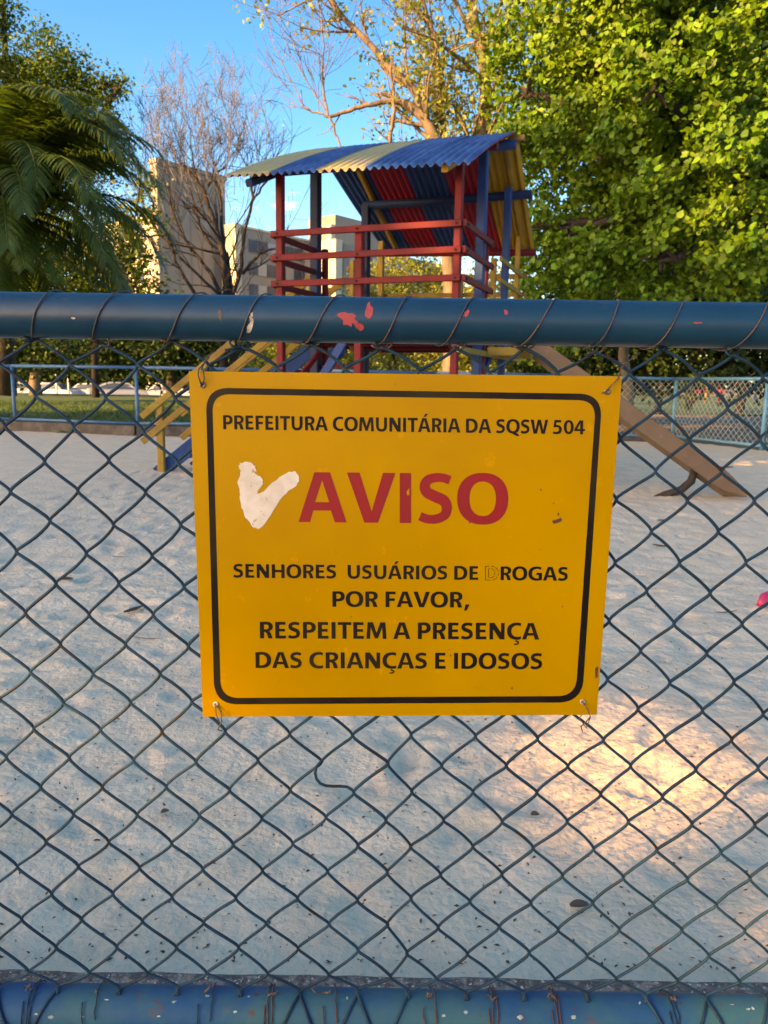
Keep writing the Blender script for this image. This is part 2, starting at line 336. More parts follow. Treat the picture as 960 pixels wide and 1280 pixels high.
# node (k,j) exists when (k+j) parity matches set A at j==5 (k even)
def isnode(k, j): return (k+j) % 2 == 1
for k in range(-22, 46):
    # wire between half columns k and k+1
    nodes = [((k if isnode(k, j) else k+1), j) for j in range(len(zs_rows))]
    P = []; 
    for i, (kk, j) in enumerate(nodes):
        side = -1 if kk == k else 1
        x = node_x(kk, j) + side*.0024; z = node_z(kk, j)
        P.append((x, z, side))
    pts = []; S = 9
    for i in range(len(P)-1):
        (x0, z0, s0), (x1, z1, s1) = P[i], P[i+1]
        bow = .0026*math.sin(k*3.1+i*1.9) + (.0022 if s0 < 0 else -.0012)
        for q in range(S):
            t = q/S
            # steeper near the nodes, flatter mid
            tx = t - .013*math.sin(2*math.pi*t)
            x = x0+(x1-x0)*tx; z = z0+(z1-z0)*t
            x += -s0*0.0
            z += bow*math.sin(math.pi*t)
            yy = .0021*math.sin(math.pi*t)*(1 if s0 < 0 else -1)
            pts.append((x, 1.0-yy, z))
    pts.append((P[-1][0], 1.0, P[-1][1]))
    # the one wire that has been pulled out of shape below the sign
    if k == 9:
        zt_, zb_ = at(388, 947, 1).z, at(425, 981, 1).z
        for idx, p in enumerate(pts):
            x, y, z = p
            if zb_ < z < zt_:
                t = (zt_-z)/(zt_-zb_)
                pts[idx] = (x - .016*math.sin(math.pi*t), y-.002, z - .016*math.sin(math.pi*t)**1.2)
    arr = np.array(pts)
    sm = arr.copy(); sm[1:-1] = (arr[:-2]+3*arr[1:-1]+arr[2:])/5; arr = sm
    pts = [tuple(p) for p in arr]
    # wrap the end round the bottom rail
    ex, ez = pts[-1][0], pts[-1][2]
    for t in range(1, 9 if (math.sin(k*5.77) > .35) else 2):
        aa = math.pi*.5 + t*.30
        pts.append((ex + (.005*t)*P[-1][2]*-1, 1.0 + .034*math.cos(aa), BOTZ + .034*math.sin(aa)))
    b = MB(); b.tube(pts, .0021 if k % 5 else .0023, 7)
    child(b, 'mesh_wire', m_wire, FN, True)
# lacing wire round the top rail
pts = []
for i in range(int((3.0/WP)*24)):
    t = i/24; ang = -math.pi/2 - t*2*math.pi + (.25*math.sin(t*1.7))
    x = -1.52 + t*WP + .006*math.sin(t*2.3)
    r = .0304
    pts.append((x, 1.0 + r*math.cos(ang)*1.0, RAILZ + r*math.sin(ang)))
# phase: front (y<1) must rise to the right
pts = [(x, 1.0-(y-1.0)*-1, z) for x, y, z in pts]
b = MB(); b.tube(pts, .0010, 5); lace = child(b, 'lacing_wire', m_tie, FN, True)
# knots between the lacing and the mesh
for k in range(-16, 40, 2):
    kk = k+1
    if not isnode(kk, 0): kk = k
    x = node_x(kk, 0); z = node_z(kk, 0); q = rnd.random()
    pts = []
    for i in range(15):
        aa = i/14*2*math.pi*1.6 + q*6
        pts.append((x + .009*math.cos(aa)+.010*(i/14-.5), 1.0-.003+.006*math.sin(aa*1.3), z + .003 + .006*math.sin(aa)))
    pts.append((pts[-1][0]+rnd.uniform(-.02, .02), .992, pts[-1][2]+rnd.uniform(-.006, .003)))
    b = MB(); b.tube(pts, .0015, 5); child(b, 'tie_knot', m_tie if q > .3 else m_wire, FN, True)
for k in range(-16, 40, 2):
    j = 22; kk = k if isnode(k, j) else k+1
    x = node_x(kk, j)+rnd.uniform(-.01, .01); q = rnd.random(); big = k in (-2, 6, 14, 16, 20)
    pts = []
    if k % 4 and not big: continue
    for i in range(26):
        aa = i/25*2*math.pi*(1.1 if not big else 2.2)+2.2
        pts.append((x + (i/25-.5)*(.02 if not big else .012)+rnd.uniform(-.0015, .0015), 1.0+.0345*math.cos(aa), BOTZ+.0345*math.sin(aa)))
    b = MB(); b.tube(pts, .0010, 5); child(b, 'bottom_tie', m_rust if q > .45 else m_wire, FN, True)
    pts = [(x+rnd.uniform(-.004, .004), .994, .168)]; dx_ = rnd.uniform(-.006, .006)
    for i in range(rnd.randint(5, 11)):
        p_ = pts[-1]; pts.append((p_[0]+rnd.uniform(-.006, .006)+dx_*.4, .992+rnd.uniform(-.004, .004), min(.184, max(.165, p_[2]+rnd.uniform(-.005, .006)))))
    b = MB(); b.tube(pts, .0014, 5); child(b, 'tie_knot', m_tie, FN, True)
# chips in the rail paint: thin curved patches lying on the pipe
def chip(px, py, w_, h_, m, rail, zc, rad, seed, slant=0.0, name='paint_chip'):
    p = at(px, py, 1.0-rad*.8); x0 = p.x; a0 = math.asin(max(-1, min(1, (p.z-zc)/rad))) if abs(p.z-zc) < rad else math.copysign(1.3, p.z-zc)
    rg = random.Random(seed); v = []; n_ = 16; rr = rad+.0006
    def pt(u, ww): aa = a0 + ww/rad; return (x0+u, 1.0-rr*math.cos(aa), zc+rr*math.sin(aa))
    v.append(pt(0, 0)); rad_ = [rg.uniform(.55, 1.1) for _ in range(n_)]
    for i in range(n_):
        t = 2*math.pi*i/n_; uu = math.cos(t)*w_/2*rad_[i]; ww = math.sin(t)*h_/2*rad_[i]
        v.append(pt(uu+ww*slant, ww))
    b = MB(); b.add(v, [(0, 1+i, 1+(i+1) % n_) for i in range(n_)]); child(b, name, m, rail, True)
for a_ in [(435, 399, .026, .020, m_chip_r, -.5, 1), (449, 408, .012, .012, m_chip_r, -.5, 6), (461, 389, .010, .026, m_chip_r, .1, 2), (583, 392, .008, .010, m_chip_r, .3, 3), (632, 391, .006, .010, m_chip_r, 0, 4), (313, 409, .007, .022, m_chip_w, .3, 5), (276, 394, .007, .018, m_tie, -.1, 7), (94, 398, .007, .003, m_chip_w, -.3, 8), (315, 396, .005, .012, m_chip_w, .3, 9), (870, 404, .012, .003, m_chip_r, -.4, 12)]:
    chip(a_[0], a_[1], a_[2], a_[3], a_[4], top_rail, RAILZ, .0287, a_[6], a_[5])
for i in range(26):
    px = rnd.uniform(5, 955); py = rnd.uniform(1250, 1279) if px < 500 else rnd.uniform(1256, 1279)
    chip(px, py, rnd.uniform(.002, .011), rnd.uniform(.002, .006), rnd.choice([m_chip_g, m_chip_g, m_rust]), bot_rail, BOTZ, .0315, 100+i, rnd.uniform(-.6, .6))

# kerb under the near fence
b = MB()
kx = np.linspace(-3.2, 3.2, 161); prof = [(.86, -.12), (.86, .022), (.875, .032), (1.190, .027), (1.206, .015), (1.212, -.12)]
V = [(x, y + .0015*math.sin(x*23+i)+.0012*math.sin(x*71+i), z + (.001*math.sin(x*31+i*2) if 0 < i < 5 else 0)) for x in kx for i, (y, z) in enumerate(prof)]
n_ = len(prof); Fc = [(i*n_+j, (i+1)*n_+j, (i+1)*n_+j+1, i*n_+j+1) for i in range(len(kx)-1) for j in range(n_-1)]
b.add(V, Fc); tag(b.build('fence_kerb', m_aggr), kind='structure')

# ------------------------------------------------------------ the sign
SY0, SY1 = .9825, .9935   # top leans a little towards the viewer
def sp(px, py, off=0.0):
    t = (py-465)/430.0; return at(px, py, SY0+(SY1-SY0)*t - off)
SG = thing('warning_sign', sp(500, 680), 'yellow metal sign reading AVISO, wired to the chain link fence', 'sign')
def curved(px, py, off):
    # a very slight bow in the sheet
    bow = .004*math.sin(math.pi*(px-236)/540.0)
    return sp(px, py, off+bow)
def corner_px(s, t):  # s,t in 0..1 -> pixel of the photographed sheet
    tl, tr, bl, br = (236, 464), (777.5, 470.5), (253.5, 896), (746, 893.5)
    x = (tl[0]*(1-s)+tr[0]*s)*(1-t)+(bl[0]*(1-s)+br[0]*s)*t; y = (tl[1]*(1-s)+tr[1]*s)*(1-t)+(bl[1]*(1-s)+br[1]*s)*t
    return x, y
b = MB(); nx_, ny_ = 24, 16; V = []
for off in (0, -.0018):
    for j in range(ny_+1):
        for i in range(nx_+1):
            p = corner_px(i/nx_, j/ny_); V.append(curved(p[0], p[1], off))
N1 = (nx_+1)*(ny_+1); Fc = []
for j in range(ny_):
    for i in range(nx_):
        a = j*(nx_+1)+i; Fc.append((a+nx_+1, a+nx_+2, a+1, a)); Fc.append((N1+a, N1+a+1, N1+a+nx_+2, N1+a+nx_+1))
for i in range(nx_): Fc.append((i, i+1, N1+i+1, N1+i)); a = ny_*(nx_+1)+i; Fc.append((a+1, a, N1+a, N1+a+1))
for j in range(ny_): a = j*(nx_+1); Fc.append((a+nx_+1, a, N1+a, N1+a+nx_+1)); a += nx_; Fc.append((a, a+nx_+1, N1+a+nx_+1, N1+a))
b.add(V, Fc); child(b, 'panel', m_sign, SG)
# border line: rounded rectangle ring in pixels of the sheet
def ring(o_):
    tl, tr, br, bl = [(257+o_, 484.5+o_), (753-o_, 492.5+o_), (727.5-o_, 878-o_), (268+o_, 880.5-o_)]
    pts = []; rr = 27-o_*.8
    cs = [tl, tr, br, bl]
    for i in range(4):
        p = Vector(cs[i]); a = (Vector(cs[i-1])-p).normalized(); c = (Vector(cs[(i+1) % 4])-p).normalized()
        # corner arc as a quadratic-ish fillet
        for q in range(9):
            t = q/8; A = p+a*rr; Cc = p+c*rr; k_ = .90
            M = p*k_+(A+Cc)/2*(1-k_)
            pts.append((1-t)**2*A+2*t*(1-t)*M+t*t*Cc)
        nxt = Vector(cs[(i+1) % 4]); e0 = p+c*rr; e1 = nxt-c*rr
        for q in range(1, 16): pts.append(e0.lerp(e1, q/16))
    return pts
o1, o2 = ring(0), ring(8.0); n_ = len(o1); b = MB()
b.add([curved(p.x, p.y, .0003) for p in o1]+[curved(p.x, p.y, .0003) for p in o2], [(i, n_+i, n_+(i+1) % n_, (i+1) % n_) for i in range(n_)])
child(b, 'border_line', m_ink, SG)
# bold humanist capitals, drawn as outlines (cap height 1)
def arc(cx, cy, rx, ry, a0, a1, n=14, e=2.25):
    o = []
    for i in range(n+1):
        t = R(a0+(a1-a0)*i/n); c, s_ = math.cos(t), math.sin(t)
        o.append((cx+rx*math.copysign(abs(c)**(2/e), c), cy+ry*math.copysign(abs(s_)**(2/e), s_)))
    return o
def stroke(path, wd):
    P = [Vector(p) for p in path]; n = len(P); Lf, Rt = [], []
    for i in range(n):
        d = (P[min(i+1, n-1)]-P[max(i-1, 0)]).normalized(); nn = Vector((-d.y, d.x))
        w2 = (wd if not callable(wd) else wd(i/(n-1)))/2; Lf.append(tuple(P[i]+nn*w2)); Rt.append(tuple(P[i]-nn*w2))
    return Lf+Rt[::-1]
def cr(pts, n=8):
    o = []; P = [pts[0]]+pts+[pts[-1]]
    for i in range(1, len(P)-2):
        p0, p1, p2, p3 = map(Vector, P[i-1:i+3])
        for q in range(n):
            t = q/n; o.append(tuple(.5*((2*p1)+(-p0+p2)*t+(2*p0-5*p1+4*p2-p3)*t*t+(-p0+3*p1-3*p2+p3)*t**3)))
    o.append(tuple(P[-1])); return o
T, H_ = .225, .175
def G(ch):
    """list of polygon groups [[outer, hole...], ...], advance"""
    t, h = T, H_
    if ch == 'I': return [[[(.09, 0), (.09+t, 0), (.09+t, 1), (.09, 1)]]], .42
    if ch == 'E': return [[[(.09, 0), (.68, 0), (.68, h), (.09+t, h), (.09+t, .42), (.63, .42), (.63, .42+h-.01), (.09+t, .585), (.09+t, 1-h), (.66, 1-h), (.66, 1), (.09, 1)]]], .755
    if ch == 'F': return [[[(.09, 0), (.09+t, 0), (.09+t, .40), (.63, .40), (.63, .565), (.09+t, .565), (.09+t, 1-h), (.67, 1-h), (.67, 1), (.09, 1)]]], .73
    if ch == 'T': return [[[(.28, 0), (.28+t, 0), (.28+t, 1-h), (.77, 1-h), (.77, 1), (.02, 1), (.02, 1-h), (.28, 1-h)]]], .785
    if ch == 'H': return [[[(.09, 0), (.09+t, 0), (.09+t, .42), (.73, .42), (.73, 0), (.73+t, 0), (.73+t, 1), (.73, 1), (.73, .60), (.09+t, .60), (.09+t, 1), (.09, 1)]]], 1.045
    if ch == 'N': return [[[(.09, 0), (.295, 0), (.295, .60), (.67, 0), (.93, 0), (.93, 1), (.725, 1), (.725, .42), (.36, 1), (.09, 1)]]], 1.02
    if ch == 'M': return [[[(.06, 0), (.265, 0), (.30, .70), (.53, .03), (.70, .03), (.94, .70), (.965, 0), (1.18, 0), (1.115, 1), (.83, 1), (.625, .36), (.43, 1), (.13, 1)]]], 1.24
    if ch in 'AÁ':
        g = [[[(0, 0), (.23, 0), (.295, .235), (.645, .235), (.72, 0), (.955, 0), (.63, 1), (.325, 1)], [(.33, .40), (.475, .84), (.612, .40)]]]
        if ch == 'Á': g.append([[(.42, 1.08), (.56, 1.08), (.78, 1.30), (.55, 1.30)]])
        return g, .965
    if ch == 'V': return [[[(.34, 0), (.61, 0), (.955, 1), (.71, 1), (.485, .22), (.25, 1), (0, 1)]]], .95
    if ch == 'W': return [[[(.235, 0), (.49, 0), (.655, .66), (.825, 0), (1.08, 0), (1.32, 1), (1.09, 1), (.955, .26), (.78, 1), (.545, 1), (.365, .26), (.245, 1), (0, 1)]]], 1.32
    if ch == 'P': return [[[(.09, 0), (.09+t, 0), (.09+t, .355), (.40, .345)]+arc(.43, .675, .375, .33, -80, 90)+[(.40, 1.005), (.09, .99)], [(.09+t, .525), (.09+t, .835)]+arc(.40, .68, .175, .16, 90, -90)]], .83
    if ch == 'R': return [[[(.09, 0), (.09+t, 0), (.09+t, .385), (.37, .385), (.47, .30), (.555, 0), (.79, 0), (.70, .30), (.60, .44)]+arc(.44, .715, .365, .29, -50, 90)+[(.40, 1.005), (.09, .99)], [(.09+t, .55), (.09+t, .84)]+arc(.41, .695, .17, .145, 90, -90)]], .85
    if ch == 'D': return [[[(.09, .008), (.36, -.005)]+arc(.42, .505, .555, .51, -85, 85, 22)+[(.36, 1.008), (.09, .99)], [(.09+t, .17), (.09+t, .83)]+arc(.385, .50, .345, .335, 90, -90, 18)]], 1.03
    if ch in 'OQ':
        g = [[arc(.535, .5, .505, .518, 0, 356, 40), arc(.535, .5, .262, .345, 0, 356, 32)]]
        if ch == 'Q': g = [[arc(.535, .5, .505, .518, -62, 246, 38)+[(.50, -.02), (.62, -.10), (.85, -.20), (1.02, -.19), (.93, -.03), (.80, .03)], arc(.535, .5, .262, .345, 0, 356, 32)]]
        return g, 1.07
    if ch == '0': return [[arc(.41, .5, .375, .50, 0, 356, 36), arc(.41, .5, .15, .335, 0, 356, 28)]], .825
    if ch in 'CÇ':
        o = arc(.60, .5, .555, .518, 62, 298, 30); o = [(min(x, .83), y) for x, y in o]
        outer = [(.835, .955)]+o[2:-2]+[(.835, .045), (.80, .215)]
        inner = [(x, y) for x, y in arc(.63, .5, .345, .345, 285, 75, 24)]
        g = [[outer+inner+[(.79, .785)]]]
        if ch == 'Ç': g.append([stroke(cr([(.56, -.04), (.56, -.10), (.68, -.16), (.63, -.27), (.44, -.28)], 5), .085)])
        return g, .88
    if ch == 'G':
        o = arc(.60, .5, .555, .518, 55, 272, 30)
        outer = [(.93, .945)]+o[2:]+[(.74, -.01), (.96, .05), (.96, .56), (.585, .56), (.585, .395), (.74, .395), (.74, .165)]
        inner = arc(.63, .5, .345, .345, 275, 70, 24)
        return [[outer+inner+[(.88, .775)]]], 1.03
    if ch == 'U': return [[stroke(cr([(.20, 1), (.20, .72), (.20, .42), (.235, .22), (.36, .105), (.505, .085), (.65, .105), (.775, .22), (.81, .42), (.81, .72), (.81, 1)], 6), lambda u: T-.035*math.sin(math.pi*u)**4)]], 1.01
    if ch == 'S': return [[stroke(cr([(.66, .865), (.54, .905), (.40, .915), (.235, .87), (.165, .75), (.21, .62), (.37, .535), (.54, .455), (.60, .32), (.56, .17), (.40, .088), (.22, .085), (.07, .14)], 6), lambda u: .175+.05*math.exp(-((u-.5)/.22)**2))]], .775
    if ch == '5': return [[[(.66, 1), (.16, 1), (.09, .46), (.22, .475)]+arc(.30, .325, .205, .175, 80, -85, 10)+[(.24, .145), (.08, .185), (.04, .02), (.26, -.015)]+arc(.335, .315, .39, .33, -75, 85, 14)+[(.29, .655), (.315, .82), (.66, .82)]]], .825
    if ch == '4': return [[[(.44, 0), (.665, 0), (.665, .225), (.80, .225), (.80, .385), (.665, .385), (.665, .99), (.38, .99), (.01, .37), (.01, .225), (.44, .225)], [(.22, .385), (.44, .385), (.44, .78)]]], .825
    if ch == ',': return [[[(.05, -.20), (.20, -.19), (.37, .20), (.13, .22)]]], .42
    return [], .31
def layout(text):
    x = 0; out = []
    for ch in text:
        g, adv = G(ch); out.append((ch, x, g)); x += adv
    ink = [p[0]+x_ for _, x_, g in out for grp in g for lp in grp for p in lp]
    return out, min(ink), max(ink)
def put_text(text, xa, ya, xb, yb, cap, m, name, off=.0004, skip=(), only=None):
    """baseline from (xa,ya) to (xb,yb) on the sheet, cap height in sheet pixels"""
    out, i0, i1 = layout(text); b = MB()
    for idx, (ch, x0, g) in enumerate(out):
        if idx in skip or (only is not None and idx not in only): continue
        for grp in g:
            loops = []
            for lp in grp:
                q = []
                for (u, v) in lp:
                    t = (u+x0-i0)/(i1-i0); X = xa+(xb-xa)*t; Y = ya+(yb-ya)*t - v*cap; X += -(v*cap)*0.02*((X-500)/250)*-1
                    if q and (Vector((X, Y))-Vector(q[-1])).length < 1e-4: continue
                    q.append((X, Y))
                loops.append(q)
            tris = tessellate_polygon([[Vector((x, y, 0)) for x, y in lp] for lp in loops])
            flat = [p for lp in loops for p in lp]
            vv = [curved(x, y, off) for x, y in flat]
            ff = []
            for tr in tris:
                A, B_, C_ = [Vector(flat[i]) for i in tr]
                ar = (B_-A).cross(C_-A)
                ff.append(tuple(tr) if ar < 0 else tuple(tr[::-1]))
            b.add(vv, ff)
    return child(b, name, m, SG)
def lab(o, s): o['label'] = s; return o
lab(put_text('PREFEITURA COMUNITÁRIA DA SQSW 504', 279, 536.5, 731, 543, 17.6, m_ink, 'lettering'), 'black line naming the community council')
lab(put_text('AVISO', 373, 652.5, 635, 655, 62.5, m_red, 'lettering'), 'large red word AVISO')
T3 = 'SENHORES  USUÁRIOS DE DROGAS'; di = T3.index('DROGAS')
put_text(T3, 291.5, 722, 709.5, 726, 17.2, m_ink, 'lettering', skip=(di,))
def outline_text(text, xa, ya, xb, yb, cap, m, idx, name):
    out, i0, i1 = layout(text); ch, x0, g = out[idx]; b = MB()
    for lp in g[0]:
        q = [(xa+(xb-xa)*(u+x0-i0)/(i1-i0), ya+(yb-ya)*(u+x0-i0)/(i1-i0)-v*cap) for u, v in lp]; n_ = len(q)
        for i in range(n_):
            if (i*7) % 11 in (3, 8): continue
            A, B_ = Vector(q[i]), Vector(q[(i+1) % n_]); d = (B_-A)
            if d.length < .2: continue
            nn = Vector((-d.y, d.x)).normalized()*.32
            b.add([curved(A.x-nn.x, A.y-nn.y, .0006), curved(B_.x-nn.x, B_.y-nn.y, .0006), curved(B_.x+nn.x, B_.y+nn.y, .0006), curved(A.x+nn.x, A.y+nn.y, .0006)], [(0, 1, 2, 3)])
    o = b.build(name, m, SG); o['kind'] = 'stuff'; return o
lab(outline_text(T3, 291.5, 722, 709.5, 726, 17.2, m_ink, di, 'print_remains'), 'thin remains of the worn away letter D')
put_text('POR FAVOR,', 415.5, 758.5, 587, 759.5, 19.5, m_ink, 'lettering')
put_text('RESPEITEM A PRESENÇA', 325, 798, 674, 799.5, 20.8, m_ink, 'lettering')
put_text('DAS CRIANÇAS E IDOSOS', 319.5, 835, 677.5, 836.5, 20.0, m_ink, 'lettering')
def patch(pxs, m, name, off=.0005):
    v = [Vector((x, y, 0)) for x, y in pxs]; tris = tessellate_polygon([v]); b = MB()
    ff = []
    for tr in tris:
        A, B_, C_ = [v[i].xy for i in tr]; ff.append(tuple(tr) if (B_-A).cross(C_-A) < 0 else tuple(tr[::-1]))
    b.add([curved(p.x, p.y, off) for p in v], ff); return child(b, name, m, SG)
chk = [(308, 577), (314, 579), (319, 583), (320, 589), (318, 592), (325, 595), (329, 601), (328, 606), (322, 614), (322, 617), (330, 614), (340, 604), (350, 596), (362, 590), (368, 589), (373, 594), (374, 602), (368, 609), (360, 614), (352, 622), (344, 634), (336, 648), (328, 658), (322, 661), (316, 659), (312, 652), (306, 645), (302, 634), (300, 622), (299, 611), (297, 604), (300, 594), (301, 589), (298, 584), (300, 579)]
chk2 = []
for i, p in enumerate(chk):
    q = chk[(i+1) % len(chk)]
    for t in (0, .33, .66): chk2.append((p[0]+(q[0]-p[0])*t+rnd.uniform(-.7, .7), p[1]+(q[1]-p[1])*t+rnd.uniform(-.7, .7)))
lab(patch(chk2, m_white, 'scraped_patch'), 'white tick-shaped patch where print has been scraped off')
patch([(508, 615), (511.5, 610), (511.5, 619), (509, 619)], m_sign, 'print_flaw', .0007)
patch([(690, 651), (697, 649), (701, 647), (703, 650), (699, 653), (692, 655)], m_rust, 'rust_mark')
patch([(697, 641), (699, 641), (699, 645), (697, 644)], m_rust, 'rust_mark')
patch([(744, 835), (748, 833), (747, 846), (744, 848)], m_rust, 'rust_mark')
for (x, y, l_, a_) in [(660, 690, 16, .5), (430, 480, 22, .1), (350, 850, 18, -.6), (600, 860, 26, .2), (640, 560, 14, 1.1), (395, 700, 9, .9), (690, 780, 20, -1.2), (300, 700, 12, .4), (545, 680, 15, -.2)]:
    dx, dy = math.cos(a_)*l_/2, math.sin(a_)*l_/2; patch([(x-dx, y-dy), (x, y-.35), (x+dx, y+dy), (x, y+.35)], m_ghost, 'scratch')
for (x, y) in [(676, 612), (692, 629), (675, 687), (439, 771), (561, 812), (563, 819), (494, 480), (316, 655), (587, 653), (703, 758), (640, 860), (420, 690)]:
    s_ = rnd.uniform(.5, 1.3); patch([(x-s_, y), (x, y-s_), (x+s_, y), (x, y+s_*1.6)], m_rust, 'rust_mark')
# grommets and the wire ties that hold the sheet
for gi, (x, y) in enumerate([(253, 481.5), (759, 489.5), (269.5, 880.5), (728.5, 877.5)]):
    p = curved(x, y, .0011); b = MB()
    prof = [(.0016, -.0016), (.0019, .0006), (.0028, .0011), (.0039, .0002), (.0039, -.0012)]
    b.lathe([(r_, -z_) for r_, z_ in prof], tuple(p), 18, axis='y'); g = child(b, 'grommet', m_steel if gi < 2 else m_chip_w, SG, True)
    if gi == 0: pts = [p+Vector((0, -.002, .0)), p+Vector((.004, -.006, .008)), p+Vector((.002, -.006, .022)), at(252, 462, .985), at(258, 446, .99), at(270, 438, .995)]; pts2 = [p+Vector((-.001, -.002, 0)), p+Vector((-.004, -.005, .012)), at(248, 462, .98), at(262, 446, .99)]
    if gi == 1: pts = [p+Vector((-.003, -.002, 0)), at(762, 484, .975), at(772, 474, .98), at(778, 458, .99), at(800, 440, .996)]; pts2 = [at(738, 495, .998), at(757, 490, .978)]
    if gi == 2: pts = [p+Vector((0, -.002, 0)), at(276, 890, .985), at(277, 903, .985), at(272, 912, .992), at(278, 914, .993)]; pts2 = [p+Vector((.0, -.002, 0)), at(270, 893, .986), at(275, 905, .99)]
    if gi == 3: pts = [p+Vector((0, -.002, 0)), at(735, 888, .983), at(738, 896, .984), at(731, 904, .985), at(726, 908, .99), at(728, 914, .993)]; pts2 = [at(738, 896, .984), at(733, 910, .99), at(724, 898, .992), at(728, 892, .995)]
    for pp in (pts, pts2):
        b = MB(); b.tube(cr3 if False else [tuple(q) for q in pp], .0009, 5); child(b, 'tie_wire', m_tie, SG, True)

# ------------------------------------------------------------ play tower
TH = -0.362; TO = Vector((.64, 7.406, 0)); TU = Vector((math.cos(TH), math.sin(TH), 0)); TV = Vector((-math.sin(TH), math.cos(TH), 0)); TW = 1.843
def tp(u, v, z): return TO + TU*u + TV*v + Vector((0, 0, z))
TR = thing('play_tower', tp(-.9, 1.4, 0), 'wooden climbing tower painted red, blue and yellow under a corrugated roof', 'play tower')
Z1, Z2, Z3 = 2.5, 2.27, 2.02; DB = 1.05; VB = 2.75; DZ = 1.53
def bm1(name, m, a, b_, w_, h_, parent=None, upv=(0, 0, 1), bev=.14):
    q = MB(); q.beam(a, b_, w_, h_, upv, 0, bev); return q.build(name, m, parent or TR)
def post(name, m, u, v, z0, z1, w_=.085, two=None, round_=False):
    q = MB()
    if round_: q.tube([tp(u, v, z0), tp(u, v, (z0+z1)/2), tp(u, v, z1)], w_/2, 14)
    else: q.beam(tp(u, v, z0), tp(u, v, z1), w_, w_, TV, 0, .12)
    return q.build(name, m, TR, round_)
def roofz(v): 
    t = (v+.45)/2.15; return 2.94 + (3.78-2.94)*t + .035*math.sin(math.pi*max(0, min(1, t)))
# posts
post('post', m_tred, -TW, 0, -.1, roofz(0)-.05, .075); post('post', m_tred, 0, 0, -.1, roofz(0)-.08, .07)
post('post', m_tred, -.98, .0, -.1, Z1+.04, .08)
post('post', m_tred, -TW, DB, -.1, Z1+.03, .06); post('post', m_tred, 0, DB+.02, -.1, Z1+.03, .07)
post('post', m_tdblue, -TW-.06, .93, -.1, roofz(.93)-.05, .105); post('post', m_tblue, .0, .86, -.1, roofz(.86)-.05, .095)
post('post', m_tdblue, -TW+.02, 2.2, -.1, 3.25, .10); post('post', m_tblue, .0, 2.06, -.1, 3.29, .08)
post('post', m_tyel, -TW, 1.83, DZ-.1, Z1+.02, .06); post('post', m_tyel, -TW+.02, VB, DZ-.1, 2.9, .07)
post('post', m_tyel, -.02, 1.56, DZ-.12, 2.435, .06); post('post', m_tyel, .0, VB, DZ-.12, 2.88, .055)
post('post', m_tyel, -.75, VB, DZ-.1, 2.36, .10)
# guard rails
for z in (Z1, Z2, Z3):
    bm1('guard_rail', m_tred, tp(-TW-.07, -.065, z), tp(.05, -.065, z), .035, .06)
    bm1('guard_rail', m_tred, tp(-TW-.065, -.05, z-.005), tp(-TW-.065, DB+.05, z-.005), .035, .06)
    bm1('guard_rail', m_tred, tp(.07, -.05, z+.005), tp(.07, DB+.07, z+.005), .035, .06)
for z in (2.425, 2.20):
    bm1('guard_rail', m_tyel, tp(-TW-.05, 1.80, z), tp(-TW-.05, VB, z), .03, .05)
    bm1('guard_rail', m_tyel, tp(.06, 1.53, z), tp(.06, VB+.06, z-.02), .03, .05)
    bm1('guard_rail', m_tyel, tp(-TW, VB+.06, z+.01), tp(.12, VB+.06, z-.02), .03, .055)
for z in (Z1, Z2, Z3):
    for u_ in (-TW, -.98, 0):
        q = MB(); p = tp(u_, -.085, z); q.tube([p, p-TV*.014], .011, 8); q.build('bolt', m_dbark, TR)
    for v_ in (.02, DB):
        q = MB(); p = tp(.088, v_, z); q.tube([p, p+TU*.014], .011, 8); q.build('bolt', m_dbark, TR)
# deck
for i in range(18):
    v = .03 + i*.155
    if v > VB-.05: break
    bm1('deck_board', m_tblue if i % 2 else m_tred, tp(-TW-.02, v, DZ+.0+.01*(i % 3)*.3), tp(.02, v, DZ+.01*(i % 3)*.3), .14, .035)
for v in (0.0, .95, 1.9, VB): bm1('deck_joist', m_tred, tp(-TW, v, DZ-.045), tp(0, v, DZ-.045), .06, .055)
bm1('deck_beam', m_tyel, tp(.065, -.08, 1.375), tp(.065, VB, 1.375), .045, .055)
bm1('deck_beam', m_tred, tp(-TW-.06, 0, DZ-.04), tp(-TW-.06, VB, DZ-.04), .04, .06)
for i in range(3): bm1('landing_board', m_tyel, tp(.10, 1.10+.17*i, DZ-.015), tp(.46, 1.10+.17*i, DZ-.015), .16, .03)
bm1('landing_bracket', m_tyel, tp(.09, .97, 1.40), tp(.44, .97, 1.40), .05, .09)
bm1('landing_bracket', m_tyel, tp(.09, 1.60, 1.39), tp(.44, 1.60, 1.39), .05, .09)
# braces below the deck
bm1('brace', m_tred, tp(-TW+.02, .0, .9), tp(-TW+.02, .95, 1.42), .05, .05)
bm1('brace', m_tblue, tp(-1.75, .02, .55), tp(-1.15, .02, 1.45), .05, .09)
bm1('brace', m_tblue, tp(-.1, 1.0, .7), tp(-.1, 1.9, 1.42), .05, .08)
bm1('cross_bar', m_tred, tp(-TW, 1.0, 1.22), tp(-.98, .05, 1.22), .05, .05)
